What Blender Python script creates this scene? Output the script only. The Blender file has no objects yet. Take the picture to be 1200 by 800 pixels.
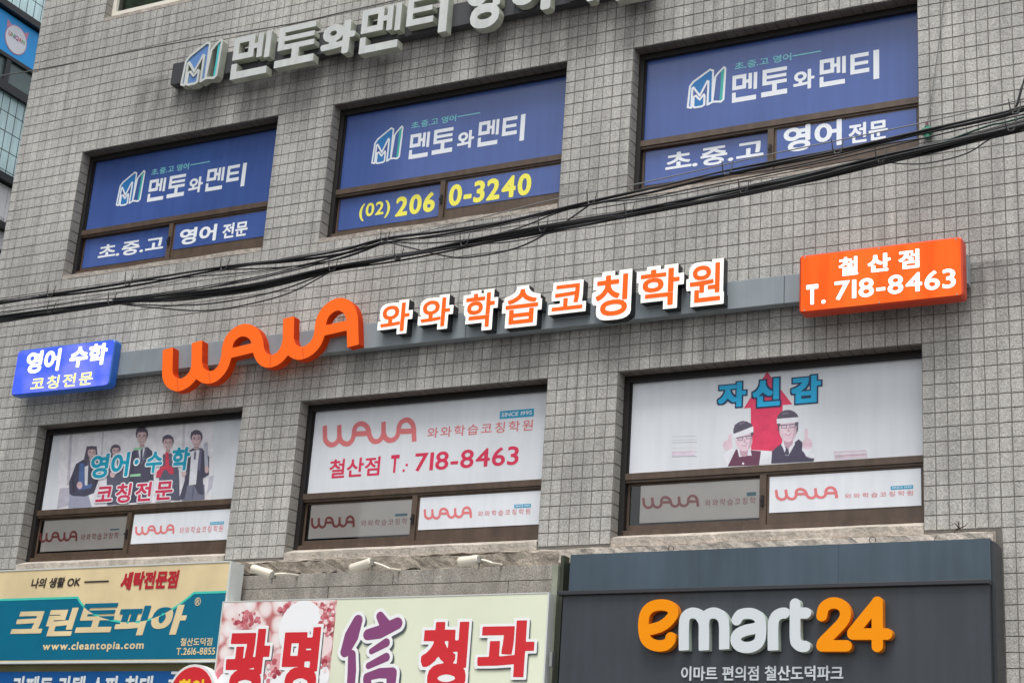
import bpy, math, random
import numpy as np
from mathutils import Vector, Matrix
from mathutils.geometry import delaunay_2d_cdt
random.seed(7)
sc = bpy.context.scene
COL = sc.collection

# ------------------------------------------------------------------ camera
FPX = 1970.5357
CAM = Vector((0.0, -13.0, 1.6))
CR = Vector((0.88483044, 0.4612747, 0.06558001))
CU = Vector((0.09313972, -0.31303824, 0.94516245))
CF = Vector((-0.45650858, 0.8302004, 0.31994876))
cd = bpy.data.cameras.new('camera'); cam = bpy.data.objects.new('camera', cd); COL.objects.link(cam)
rot = Matrix((CR, CU, -CF)).transposed().to_4x4()
cam.matrix_world = Matrix.Translation(CAM) @ rot
cd.sensor_width = 36; cd.lens = FPX / 1200 * 36; cd.clip_end = 1000; cd.clip_start = .1
sc.camera = cam
# ------------------------------------------------------------------ world, sun, exposure
SUN_EL, SUN_ROT = math.radians(68), math.radians(165)
wd = bpy.data.worlds.new('World'); sc.world = wd; wd.use_nodes = True
nt = wd.node_tree; nt.nodes.clear()
sky = nt.nodes.new('ShaderNodeTexSky'); sky.sky_type = 'NISHITA'; sky.sun_disc = False
sky.sun_elevation = SUN_EL; sky.sun_rotation = SUN_ROT; sky.air_density = 1.6; sky.dust_density = 3
hs = nt.nodes.new('ShaderNodeHueSaturation'); hs.inputs['Saturation'].default_value = .22
bg = nt.nodes.new('ShaderNodeBackground'); bg.inputs[1].default_value = .118
wo = nt.nodes.new('ShaderNodeOutputWorld')
nt.links.new(sky.outputs[0], hs.inputs['Color']); nt.links.new(hs.outputs[0], bg.inputs[0]); nt.links.new(bg.outputs[0], wo.inputs[0])
sl = bpy.data.lights.new('sun', 'SUN'); sl.energy = 1.5; sl.angle = math.radians(25); sl.color = (1, .985, .96)
so = bpy.data.objects.new('sun', sl); COL.objects.link(so)
sd = Vector((math.sin(SUN_ROT) * math.cos(SUN_EL), math.cos(SUN_ROT) * math.cos(SUN_EL), math.sin(SUN_EL)))
so.rotation_euler = sd.to_track_quat('Z', 'Y').to_euler()
sc.view_settings.view_transform = 'Standard'; sc.view_settings.look = 'None'
sc.view_settings.exposure = 0.8; sc.view_settings.gamma = 1
try: sc.cycles.max_bounces = 6; sc.cycles.use_denoising = True
except Exception: pass

# ------------------------------------------------------------------ helpers
def lin(c):
    return tuple((v / 255 / 12.92 if v / 255 <= .04045 else ((v / 255 + .055) / 1.055) ** 2.4) for v in c)
MATS = {}
def mat(name, rgb, rough=.6, mottle=.0, mscale=3.0, bump=0.0, bscale=60., emit=0.0, ecol=None, metal=0.0, coat=0.0, speck=0., streak=0., spec=None):
    """rgb in 0..255 display values of the thing's own colour"""
    if name in MATS: return MATS[name]
    m = bpy.data.materials.new(name); m.use_nodes = True; n = m.node_tree.nodes; L = m.node_tree.links
    b = n['Principled BSDF']; b.inputs['Roughness'].default_value = rough; b.inputs['Metallic'].default_value = metal
    if spec is not None: b.inputs['Specular IOR Level'].default_value = spec
    c = lin(rgb); b.inputs['Base Color'].default_value = (*c, 1)
    if coat: b.inputs['Coat Weight'].default_value = coat; b.inputs['Coat Roughness'].default_value = .08
    g = n.new('ShaderNodeNewGeometry')
    cur = None
    def mul(fac_socket, lo, hi):
        nonlocal cur
        mr = n.new('ShaderNodeMapRange'); mr.inputs[3].default_value = lo; mr.inputs[4].default_value = hi
        L.new(fac_socket, mr.inputs[0])
        vm = n.new('ShaderNodeVectorMath'); vm.operation = 'SCALE'
        if cur is None: vm.inputs[0].default_value = c
        else: L.new(cur, vm.inputs[0])
        L.new(mr.outputs[0], vm.inputs['Scale']); cur = vm.outputs[0]
        return mr
    if mottle:
        t = n.new('ShaderNodeTexNoise'); t.inputs['Scale'].default_value = mscale; t.inputs['Detail'].default_value = 5
        L.new(g.outputs['Position'], t.inputs['Vector']); r = mul(t.outputs[0], 1 - mottle, 1 + mottle); r.inputs[1].default_value = .3; r.inputs[2].default_value = .7
    if streak:
        mp = n.new('ShaderNodeVectorMath'); mp.operation = 'MULTIPLY'; mp.inputs[1].default_value = (9, 9, .7)
        L.new(g.outputs['Position'], mp.inputs[0])
        t = n.new('ShaderNodeTexNoise'); t.inputs['Scale'].default_value = 1.6; t.inputs['Detail'].default_value = 6
        L.new(mp.outputs[0], t.inputs['Vector']); r = mul(t.outputs[0], 1 - streak, 1 + streak); r.inputs[1].default_value = .35; r.inputs[2].default_value = .65
    if speck:
        t = n.new('ShaderNodeTexNoise'); t.inputs['Scale'].default_value = 90; t.inputs['Detail'].default_value = 2
        L.new(g.outputs['Position'], t.inputs['Vector']); r = mul(t.outputs[0], 1 - speck, 1 + speck); r.inputs[1].default_value = .3; r.inputs[2].default_value = .7
    if cur is not None: L.new(cur, b.inputs['Base Color'])
    if bump:
        t = n.new('ShaderNodeTexNoise'); t.inputs['Scale'].default_value = bscale; t.inputs['Detail'].default_value = 4
        L.new(g.outputs['Position'], t.inputs['Vector'])
        bp = n.new('ShaderNodeBump'); bp.inputs['Strength'].default_value = bump; bp.inputs['Distance'].default_value = .01
        L.new(t.outputs[0], bp.inputs['Height']); L.new(bp.outputs[0], b.inputs['Normal'])
    if emit:
        b.inputs['Emission Color'].default_value = (*lin(ecol or rgb), 1); b.inputs['Emission Strength'].default_value = emit
    MATS[name] = m
    return m

TW, TH = .1007938, .1202229           # tile pitch
COLS = [-12.899, -9.472, -6.044]      # left edges of the window openings
WW = 27 * TW
ZU1, ZU0, ZL1, ZL0 = 9.4604, 7.9222, 6.2139, 4.6757
ZT0 = ZU1 + (ZU1 - ZL1) - (ZU1 - ZU0)

def at(px, py, d=0.0):
    """point (X, Z) where the sight line through a photo pixel meets the plane d metres in front of the facade"""
    v = CF * FPX + CR * (px - 600) - CU * (py - 400)
    t = (13.0 - d) / v.y
    return (CAM.x + v.x * t, CAM.z + v.z * t)
def topx(X, Y, Z):
    v = Vector((X, Y, Z)) - CAM; w = v.dot(CF)
    return 600 + FPX * v.dot(CR) / w, 400 - FPX * v.dot(CU) / w

ORG = {}
def tag(o, label=None, cat=None, group=None, kind=None):
    if label: o['label'] = label
    if cat: o['category'] = cat
    if group: o['group'] = group
    if kind: o['kind'] = kind
    return o
def empty(name, loc, label, cat, group=None):
    o = bpy.data.objects.new(name, None); COL.objects.link(o); o.location = loc; o.empty_display_size = .2
    ORG[o.name] = Vector(loc); return tag(o, label, cat, group)
class MB:
    def __init__(s): s.v = []; s.f = []; s.mi = []; s.cur = 0
    def quad(s, *p):
        n = len(s.v); s.v += [tuple(q) for q in p]; s.f.append(tuple(range(n, n + len(p)))); s.mi.append(s.cur)
    def box(s, x0, x1, y0, y1, z0, z1):
        n = len(s.v)
        s.v += [(x, y, z) for z in (z0, z1) for y in (y0, y1) for x in (x0, x1)]
        for f in ((0, 2, 3, 1), (4, 5, 7, 6), (0, 1, 5, 4), (2, 6, 7, 3), (0, 4, 6, 2), (1, 3, 7, 5)):
            s.f.append(tuple(n + i for i in f)); s.mi.append(s.cur)
    def tube(s, pts, r, k=6, cap=True):
        pts = [Vector(p) for p in pts]; n0 = len(s.v); up = Vector((0, 0, 1))
        for i, p in enumerate(pts):
            t = (pts[min(i + 1, len(pts) - 1)] - pts[max(i - 1, 0)]).normalized()
            a = t.cross(up if abs(t.z) < .95 else Vector((0, 1, 0))).normalized(); b = a.cross(t)
            rr = r[i] if isinstance(r, (list, tuple)) else r
            for j in range(k):
                an = 2 * math.pi * j / k; s.v.append(tuple(p + a * math.cos(an) * rr + b * math.sin(an) * rr))
        for i in range(len(pts) - 1):
            for j in range(k):
                s.f.append((n0 + i * k + j, n0 + i * k + (j + 1) % k, n0 + (i + 1) * k + (j + 1) % k, n0 + (i + 1) * k + j)); s.mi.append(s.cur)
        if cap:
            s.f.append(tuple(n0 + j for j in range(k))); s.mi.append(s.cur)
            s.f.append(tuple(n0 + (len(pts) - 1) * k + j for j in reversed(range(k)))); s.mi.append(s.cur)
    def disc(s, c, r, y0, y1, k=28, axis='y'):
        n = len(s.v)
        for y in (y0, y1):
            for j in range(k):
                a = 2 * math.pi * j / k; s.v.append((c[0] + r * math.cos(a), y, c[1] + r * math.sin(a)))
        s.f.append(tuple(range(n, n + k))); s.mi.append(s.cur)
        s.f.append(tuple(range(n + 2 * k - 1, n + k - 1, -1))); s.mi.append(s.cur)
        for j in range(k):
            s.f.append((n + j, n + k + j, n + k + (j + 1) % k, n + (j + 1) % k)); s.mi.append(s.cur)
    def build(s, name, mats, parent=None, label=None, cat=None, group=None, kind=None, smooth=False, bevel=0, loc=None):
        if not isinstance(mats, (list, tuple)): mats = [mats]
        org = ORG[parent.name] if parent else (Vector(loc) if loc is not None else None)
        if org is None:
            a = np.array(s.v); org = Vector(((a[:, 0].min() + a[:, 0].max()) / 2, (a[:, 1].min() + a[:, 1].max()) / 2, a[:, 2].min()))
        me = bpy.data.meshes.new(name); me.from_pydata([tuple(Vector(v) - org) for v in s.v], [], s.f)
        for m in mats: me.materials.append(m)
        if len(mats) > 1: me.polygons.foreach_set('material_index', s.mi)
        if smooth: me.shade_smooth()
        me.update()
        o = bpy.data.objects.new(name, me); COL.objects.link(o)
        if parent: o.parent = parent
        else: o.location = org
        ORG[o.name] = org
        if bevel:
            md = o.modifiers.new('bevel', 'BEVEL'); md.width = bevel; md.segments = 2; md.limit_method = 'ANGLE'
        return tag(o, label, cat, group, kind)

# ------------------------------------------------------------------ flat shapes from distance fields
def contour(F, x0, y0, h, iso):
    """closed loops of the level set F = iso (F < iso inside)"""
    G = F - iso; G = np.where(np.abs(G) < 1e-9, 1e-9, G); ins = G < 0
    H, W = G.shape
    c = (ins[:-1, :-1] * 1 + ins[:-1, 1:] * 2 + ins[1:, 1:] * 4 + ins[1:, :-1] * 8)
    ys, xs = np.nonzero((c > 0) & (c < 15))
    nxt = {}
    tbl = {1: [(3, 0)], 2: [(0, 1)], 3: [(3, 1)], 4: [(1, 2)], 5: [(3, 0), (1, 2)], 6: [(0, 2)], 7: [(3, 2)], 8: [(2, 3)], 9: [(2, 0)], 10: [(0, 1), (2, 3)], 11: [(2, 1)], 12: [(1, 3)], 13: [(1, 0)], 14: [(0, 3)]}
    pos = {}
    def key(i, j, e):
        if e == 0: return (i, j, 0)
        if e == 2: return (i + 1, j, 0)
        if e == 3: return (i, j, 1)
        return (i, j + 1, 1)
    def pt(k):
        i, j, d = k
        a = G[i, j]; b = G[i, j + 1] if d == 0 else G[i + 1, j]; t = a / (a - b)
        return (x0 + (j + (t if d == 0 else 0)) * h, y0 + (i + (t if d == 1 else 0)) * h)
    for i, j in zip(ys.tolist(), xs.tolist()):
        for a, b in tbl[int(c[i, j])]:
            nxt[key(i, j, a)] = key(i, j, b)
    loops = []
    while nxt:
        k0 = next(iter(nxt)); lp = []; k = k0
        while k in nxt:
            lp.append(pt(k)); k = nxt.pop(k)
        if len(lp) > 4: loops.append(lp)
    return loops
def rdp(p, eps):
    p = np.array(p); n = len(p)
    if n < 8: return p
    far = int(np.argmax(((p - p[0]) ** 2).sum(1))); keep = np.zeros(n + 1, bool); keep[[0, far, n]] = True
    q = np.vstack([p, p[:1]]); st = [(0, far), (far, n)]
    while st:
        a, b = st.pop()
        if b - a < 2: continue
        A, B = q[a], q[b]; d = B - A; L = math.hypot(*d)
        m = q[a + 1:b] - A
        dist = np.abs(m[:, 0] * d[1] - m[:, 1] * d[0]) / L if L > 1e-12 else np.hypot(m[:, 0], m[:, 1])
        i = int(np.argmax(dist))
        if dist[i] > eps: i += a + 1; keep[i] = True; st += [(a, i), (i, b)]
    return q[:n][keep[:n]]
def field_shape(F, x0, y0, h, iso=0.0, eps=.22):
    loops = [rdp(l, eps * h) for l in contour(F, x0, y0, h, iso)]
    loops = [l for l in loops if len(l) > 2]
    if not loops: return None
    V = []; E = []
    for l in loops:
        n = len(V); V += [Vector(p) for p in l]; E += [(n + i, n + (i + 1) % len(l)) for i in range(len(l))]
    vo, eo, fo, _, _, _ = delaunay_2d_cdt(V, E, [], 0, h * 1e-4)
    vo = np.array([tuple(v) for v in vo]); fo = np.array(fo); c = vo[fo].mean(1)
    gx = np.clip((c[:, 0] - x0) / h, 0, F.shape[1] - 1.001); gy = np.clip((c[:, 1] - y0) / h, 0, F.shape[0] - 1.001)
    i, j = gy.astype(int), gx.astype(int); a, b = gy - i, gx - j
    val = (F[i, j] * (1 - a) * (1 - b) + F[i, j + 1] * (1 - a) * b + F[i + 1, j] * a * (1 - b) + F[i + 1, j + 1] * a * b)
    return [vo, fo[val < iso], loops]
def seg_dist(PX, PY, S):
    out = np.full(PX.shape, 1e9)
    for (ax, ay, bx, by) in S:
        dx, dy = bx - ax, by - ay; L = dx * dx + dy * dy + 1e-18
        t = np.clip(((PX - ax) * dx + (PY - ay) * dy) / L, 0, 1)
        out = np.minimum(out, (PX - ax - t * dx) ** 2 + (PY - ay - t * dy) ** 2)
    return np.sqrt(out)
def cheb_dist(PX, PY, S, h):
    out = np.full(PX.shape, 1e9)
    for (ax, ay, bx, by) in S:
        n = max(2, int(max(abs(bx - ax), abs(by - ay)) / (1.2 * h)) + 1)
        if ax == bx or ay == by or abs(ax - bx) < 1e-4 or abs(ay - by) < 1e-4:
            out = np.minimum(out, np.maximum(np.maximum(min(ax, bx) - PX, PX - max(ax, bx)), np.maximum(np.maximum(min(ay, by) - PY, PY - max(ay, by)), 0)).clip(0)); continue
        for t in np.linspace(0, 1, n): out = np.minimum(out, np.maximum(np.abs(PX - ax - t * (bx - ax)), np.abs(PY - ay - t * (by - ay))))
    return out
# blocky letters drawn as unions of rectangles in a unit square
BLOCK = {
 '멘': [(0, .46, .15, 1), (0, .46, .56, .6), (.41, .46, .56, 1), (0, .86, .56, 1), (.5, .66, .7, .78), (.65, .42, .79, 1), (.86, .38, 1, 1), (0, 0, .15, .37), (0, 0, .97, .17)],
 '토': [(.04, .42, .2, 1), (.04, .86, .98, 1), (.04, .64, .96, .76), (.04, .42, .98, .55), (.42, .12, .6, .5), (0, 0, 1, .18)],
 '티': [(0, .28, .15, 1), (0, .86, .64, 1), (0, .58, .62, .7), (0, .28, .66, .43), (.8, -.02, 1, 1.02)],
}
GC = {}
RES = 72
def glyph_field(ch, sq=False):
    k = (ch, sq)
    if k in GC: return GC[k]
    h = 1 / RES; pad = .2
    if sq == 'b' and ch in BLOCK:
        xs = np.arange(-pad, 1 + pad, h); X, Y = np.meshgrid(xs, xs); F = np.full(X.shape, 9.)
        for (a, b, c, d) in BLOCK[ch]:
            F = np.minimum(F, np.maximum(np.maximum(a - X, X - c), np.maximum(b - Y, Y - d)))
        GC[k] = (F, -pad, -pad, h, (0, 1)); return GC[k]
    cu = bpy.data.curves.new('t', 'FONT'); cu.body = ch; cu.resolution_u = 4
    o = bpy.data.objects.new('t', cu); COL.objects.link(o)
    dg = bpy.context.evaluated_depsgraph_get(); me = bpy.data.meshes.new_from_object(o.evaluated_get(dg))
    v = np.array([tuple(q.co)[:2] for q in me.vertices]); cnt = {}
    tris = []
    me.calc_loop_triangles()
    for t in me.loop_triangles: tris.append(tuple(t.vertices))
    for t in tris:
        for a, b in ((t[0], t[1]), (t[1], t[2]), (t[2], t[0])):
            e = (min(a, b), max(a, b)); cnt[e] = cnt.get(e, 0) + 1
    S = [(v[a][0], v[a][1], v[b][0], v[b][1]) for (a, b), c in cnt.items() if c == 1]
    bpy.data.objects.remove(o); bpy.data.meshes.remove(me); bpy.data.curves.remove(cu)
    x0, y0 = v.min(0) - pad; x1, y1 = v.max(0) + pad
    X, Y = np.meshgrid(np.arange(x0, x1, h), np.arange(y0, y1, h))
    ins = np.zeros(X.shape, bool)
    for t in tris:
        (ax, ay), (bx, by), (cx, cy) = v[t[0]], v[t[1]], v[t[2]]
        d1 = (X - bx) * (ay - by) - (ax - bx) * (Y - by); d2 = (X - cx) * (by - cy) - (bx - cx) * (Y - cy); d3 = (X - ax) * (cy - ay) - (cx - ax) * (Y - ay)
        ins |= ~(((d1 < 0) | (d2 < 0) | (d3 < 0)) & ((d1 > 0) | (d2 > 0) | (d3 > 0)))
    D = seg_dist(X, Y, S)
    F = np.where(ins, -D, cheb_dist(X, Y, S, h) if sq else D)
    GC[k] = (F, x0, y0, h, (v[:, 0].min(), v[:, 0].max())); return GC[k]
SC = {}
def glyph_shape(ch, w, sq=False, clip=None, T=None):
    if sq == 'b' and ch in BLOCK: w = w - .045 if w > .04 else w
    k = (ch, round(w, 4), sq)
    if clip is None and k in SC: return SC[k]
    F, x0, y0, h, _ = glyph_field(ch, sq)
    if clip is not None:
        ys, xs = np.mgrid[0:F.shape[0], 0:F.shape[1]]
        F = np.maximum(F - w, clip(*T(x0 + xs * h, y0 + ys * h))); s = field_shape(F, x0, y0, h, 0)
        return s
    s = field_shape(F, x0, y0, h, w); SC[k] = s
    return s
class Text:
    """a line of lettering fitted into the rectangle between two corners (world X, Z)"""
    def __init__(s, txt, bl, tr, w=.02, track=0.0, sq=False, shear=0., sizes=None, base=None):
        s.sq, s.w = sq, w; x = 0; s.g = []
        for i, ch in enumerate(txt):
            if ch == ' ': x += .3 + track; continue
            F, x0, y0, h, (a, b) = glyph_field(ch, sq)
            k = sizes[i] if sizes else 1
            if ord(ch) > 0x2000:
                adv = (1.06 if sq == 'b' and ch in BLOCK else .92) * k; s.g.append((ch, x, k, .5 * (1 - k) * .5)); x += adv + track
            else:
                s.g.append((ch, x - a * k + w, k, 0)); x += (b - a) * k + .07 + 2 * w + track
        mn = [1e9, 1e9]; mx = [-1e9, -1e9]
        s.shear = shear
        for ch, gx, k, gy in s.g:
            sh = glyph_shape(ch, w, sq)
            if sh is None: continue
            v = sh[0]; X = v[:, 0] * k + gx + shear * v[:, 1]; Y = v[:, 1] * k + gy
            mn = [min(mn[0], X.min()), min(mn[1], Y.min())]; mx = [max(mx[0], X.max()), max(mx[1], Y.max())]
        s.kx = (tr[0] - bl[0]) / (mx[0] - mn[0]); s.ky = (tr[1] - bl[1]) / (mx[1] - mn[1]); s.mn = mn; s.bl = bl
    def xf(s, gx, k, gy):
        return lambda x, y: ((x * k + gx + s.shear * y - s.mn[0]) * s.kx + s.bl[0], (y * k + gy - s.mn[1]) * s.ky + s.bl[1])
    def shapes(s, dw=0.0, clip=None):
        out = []
        for ch, gx, k, gy in s.g:
            T = s.xf(gx, k, gy)
            sh = glyph_shape(ch, s.w + dw, s.sq, clip, T)
            if sh is None or len(sh[1]) == 0: continue
            X, Y = T(sh[0][:, 0], sh[0][:, 1])
            out.append([np.stack([X, Y], 1), sh[1], [np.stack(T(l[:, 0], l[:, 1]), 1) for l in sh[2]]])
        return out
def put(mb, shapes, d, back=None, mf=0, ms=None, step=.0003):
    """front faces at depth d in front of the facade; sides back to depth `back`"""
    for q, sh in enumerate(shapes):
        V, Fc, loops = sh; n = len(mb.v); dd = d + (q % 2) * step
        mb.v += [(float(x), -dd, float(z)) for x, z in V]
        for t in Fc: mb.f.append(tuple(n + int(i) for i in t)); mb.mi.append(mf)
        if back is not None:
            for l in loops:
                n = len(mb.v); m = len(l)
                mb.v += [(float(x), -dd, float(z)) for x, z in l] + [(float(x), -back, float(z)) for x, z in l]
                for i in range(m):
                    j = (i + 1) % m; mb.f.append((n + i, n + j, n + m + j, n + m + i)); mb.mi.append(ms if ms is not None else mf)
def strokes_shape(S, h=None, iso=0., res=160):
    """S: list of (points, radius, butt_start, butt_end)"""
    P = np.concatenate([np.array(s[0]) for s in S]); R = max(np.max(s[1]) for s in S)
    lo = P.min(0) - 2.2 * R - iso; hi = P.max(0) + 2.2 * R + iso
    h = h or (hi - lo).max() / res
    X, Y = np.meshgrid(np.arange(lo[0], hi[0], h), np.arange(lo[1], hi[1], h)); F = np.full(X.shape, 9.)
    for pts, r, b0, b1 in S:
        pts = [np.array(p, float) for p in pts]; rr = r if isinstance(r, (list, tuple)) else [r] * len(pts); G = np.full(X.shape, 9.)
        for i in range(len(pts) - 1):
            a, b = pts[i], pts[i + 1]; d = b - a; L = d @ d + 1e-18
            t = np.clip(((X - a[0]) * d[0] + (Y - a[1]) * d[1]) / L, 0, 1)
            G = np.minimum(G, np.hypot(X - a[0] - t * d[0], Y - a[1] - t * d[1]) - (rr[i] + (rr[i + 1] - rr[i]) * t))
        for flag, e, o in ((b0, pts[0], pts[1]), (b1, pts[-1], pts[-2])):
            if flag:
                n = (e - o) / np.linalg.norm(e - o); G = np.maximum(G, (X - e[0]) * n[0] + (Y - e[1]) * n[1])
        F = np.minimum(F, G)
    return field_shape(F, lo[0], lo[1], h, iso)
def smooth(P, n=5):
    P = [np.array(p, float) for p in P]; out = []
    for i in range(len(P) - 1):
        p0, p1, p2, p3 = P[max(i - 1, 0)], P[i], P[i + 1], P[min(i + 2, len(P) - 1)]
        for k in range(n):
            t = k / n; out.append(.5 * (2 * p1 + (p2 - p0) * t + (2 * p0 - 5 * p1 + 4 * p2 - p3) * t * t + (3 * p1 - p0 - 3 * p2 + p3) * t ** 3))
    out.append(P[-1]); return out
def poly(mb, pts, d, mi=0):
    n = len(mb.v); mb.v += [(x, -d, z) for x, z in pts]; mb.f.append(tuple(range(n, n + len(pts)))); mb.mi.append(mi)
def T(txt, bl, tr, d, **k): return Text(txt, at(*bl, d), at(*tr, d), **k)
def ell(cx, cy, rx, ry, n=20, a0=0, a1=360):
    return [(cx + rx * math.cos(math.radians(a0 + (a1 - a0) * i / n)), cy + ry * math.sin(math.radians(a0 + (a1 - a0) * i / n))) for i in range(n + (a1 - a0 != 360))]

# ------------------------------------------------------------------ materials
def tile_material(name='tile stone', base=(175, 172, 167), vary=.045):
    m = bpy.data.materials.new(name); m.use_nodes = True; n = m.node_tree.nodes; L = m.node_tree.links; b = n['Principled BSDF']
    b.inputs['Roughness'].default_value = .8; b.inputs['Specular IOR Level'].default_value = .25
    g = n.new('ShaderNodeNewGeometry')
    sub = n.new('ShaderNodeVectorMath'); sub.operation = 'SUBTRACT'; sub.inputs[1].default_value = (COLS[0], 0, ZU1); L.new(g.outputs['Position'], sub.inputs[0])
    dv = n.new('ShaderNodeVectorMath'); dv.operation = 'DIVIDE'; dv.inputs[1].default_value = (TW, 50, TH); L.new(sub.outputs[0], dv.inputs[0])
    fl = n.new('ShaderNodeVectorMath'); fl.operation = 'FLOOR'; L.new(dv.outputs[0], fl.inputs[0])
    wn = n.new('ShaderNodeTexWhiteNoise'); L.new(fl.outputs[0], wn.inputs['Vector'])
    def rng(sock, lo, hi, a=0, bb=1):
        r = n.new('ShaderNodeMapRange'); r.inputs[1].default_value = a; r.inputs[2].default_value = bb; r.inputs[3].default_value = lo; r.inputs[4].default_value = hi; L.new(sock, r.inputs[0]); return r.outputs[0]
    def noise(sc_, det, vec=None, rough=.5):
        t = n.new('ShaderNodeTexNoise'); t.inputs['Scale'].default_value = sc_; t.inputs['Detail'].default_value = det; t.inputs['Roughness'].default_value = rough; L.new(vec or g.outputs['Position'], t.inputs['Vector']); return t.outputs[0]
    def mulm(a, c):
        x = n.new('ShaderNodeMath'); x.operation = 'MULTIPLY'; L.new(a, x.inputs[0]); L.new(c, x.inputs[1]); return x.outputs[0]
    s = mulm(rng(wn.outputs['Value'], 1 - vary, 1 + vary), rng(noise(100, 3, rough=.85), .5, 1.5, .32, .68))
    s = mulm(s, rng(noise(.8, 5), .86, 1.1, .35, .65))
    st = n.new('ShaderNodeVectorMath'); st.operation = 'MULTIPLY'; st.inputs[1].default_value = (7, 7, .5); L.new(g.outputs['Position'], st.inputs[0])
    s = mulm(s, rng(noise(1.3, 5, st.outputs[0]), .84, 1.08, .35, .6))
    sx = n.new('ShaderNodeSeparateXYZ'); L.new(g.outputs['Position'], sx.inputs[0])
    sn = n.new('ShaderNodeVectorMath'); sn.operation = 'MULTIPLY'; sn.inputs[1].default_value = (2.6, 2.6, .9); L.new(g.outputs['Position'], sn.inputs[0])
    grime_shade = rng(noise(1.0, 5, sn.outputs[0], .6), 0, 1, .38, .6)
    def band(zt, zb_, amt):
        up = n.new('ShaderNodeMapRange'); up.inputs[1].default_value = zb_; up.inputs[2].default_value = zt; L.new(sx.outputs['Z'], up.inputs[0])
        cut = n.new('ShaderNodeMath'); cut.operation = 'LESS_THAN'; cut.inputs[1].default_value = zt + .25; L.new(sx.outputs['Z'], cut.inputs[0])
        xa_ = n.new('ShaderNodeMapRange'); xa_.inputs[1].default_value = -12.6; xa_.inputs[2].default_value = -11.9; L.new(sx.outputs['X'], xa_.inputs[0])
        q = mulm(mulm(mulm(up.outputs[0], cut.outputs[0]), grime_shade), xa_.outputs[0]); return rng(q, 1, 1 - amt)
    s = mulm(s, band(10.0, 9.45, .42)); s = mulm(s, band(6.62, 6.22, .4)); s = mulm(s, band(7.9, 7.2, .16)); s = mulm(s, band(9.46, 9.3, .15))  # grime plus painted shade under both signs, rain streaks under the sills
    vm = n.new('ShaderNodeVectorMath'); vm.operation = 'SCALE'
    mx = n.new('ShaderNodeMix'); mx.data_type = 'RGBA'; mx.inputs[6].default_value = (*lin(base), 1); mx.inputs[7].default_value = (*lin((174, 171, 166)), 1)
    L.new(wn.outputs['Color'], mx.inputs[0]) if False else L.new(rng(noise(1.7, 3), 0, 1, .4, .62), mx.inputs[0])
    L.new(mx.outputs[2], vm.inputs[0]); L.new(s, vm.inputs['Scale']); L.new(vm.outputs[0], b.inputs['Base Color'])
    bp = n.new('ShaderNodeBump'); bp.inputs['Strength'].default_value = .7; bp.inputs['Distance'].default_value = .006; L.new(noise(70, 4), bp.inputs['Height']); L.new(bp.outputs[0], b.inputs['Normal'])
    return m
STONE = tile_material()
GROUT = mat('grout', (108, 104, 99), .95, mottle=.25, mscale=4, bump=.5)
CORE = mat('rendered wall', (120, 116, 110), .95, mottle=.1)
MORTAR = mat('mortar ledge', (180, 170, 159), .95, mottle=.16, mscale=5, bump=1.2, bscale=28, speck=.2, streak=.15)
BRONZE = mat('bronze anodised frame', (84, 68, 56), .45, mottle=.15, mscale=6, streak=.15)
BRONZED = mat('dark and shaded bronze', (26, 21, 19), .6)  # near black: shade on frame head and jambs is mixed into the bronze
BLACKSTRIP = mat('black strip', (14, 13, 13), .7)
WHITEF = mat('white window frame', (222, 217, 205), .5, mottle=.06)
INT = mat('dim interior', (30, 30, 30), .9)
BLUEF = mat('blue window film', (66, 90, 154), .25, mottle=.1, mscale=1.0, coat=.35, streak=.06, bump=.15, bscale=5)
WHITEP = mat('white window film', (222, 225, 230), .3, mottle=.04, mscale=1.5, coat=.2, streak=.03, bump=.12, bscale=5)
WPRINT = mat('white print', (232, 235, 240), .5)
CYANP = mat('pale cyan print', (130, 205, 215), .5)
YELP = mat('yellow print', (240, 232, 90), .5)
PINKP = mat('faded red print', (222, 120, 122), .5, mottle=.05)
REDP = mat('crimson print', (214, 48, 84), .5, mottle=.05)
SKYP = mat('sky blue print', (30, 160, 200), .5)
def glass(name, col=(.8, .85, .85), a=.35):
    m = bpy.data.materials.new(name); m.use_nodes = True; n = m.node_tree.nodes; L = m.node_tree.links; n.remove(n['Principled BSDF'])
    tr = n.new('ShaderNodeBsdfTransparent'); tr.inputs[0].default_value = (*col, 1); gl = n.new('ShaderNodeBsdfGlossy'); gl.inputs['Roughness'].default_value = .03
    fr = n.new('ShaderNodeFresnel'); fr.inputs[0].default_value = 1.5; ad = n.new('ShaderNodeMath'); ad.operation = 'ADD'; ad.inputs[1].default_value = a; L.new(fr.outputs[0], ad.inputs[0])
    mx = n.new('ShaderNodeMixShader'); L.new(ad.outputs[0], mx.inputs[0]); L.new(tr.outputs[0], mx.inputs[1]); L.new(gl.outputs[0], mx.inputs[2]); L.new(mx.outputs[0], n['Material Output'].inputs[0])
    return m
GLASS = glass('window glass', (.89, .88, .87), .03)

# ------------------------------------------------------------------ ground
g = MB(); g.box(-300, 300, -300, 300, -.3, 0); g.build('ground', mat('asphalt', (68, 68, 70), .9, mottle=.15, bump=.4), kind='structure', loc=(0, 0, 0))
g = MB(); g.box(-60, 60, -3.6, 9, .002, .14); g.build('pavement', mat('paving', (150, 146, 140), .9, mottle=.15, mscale=2), kind='structure', loc=(0, 0, 0))

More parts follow.
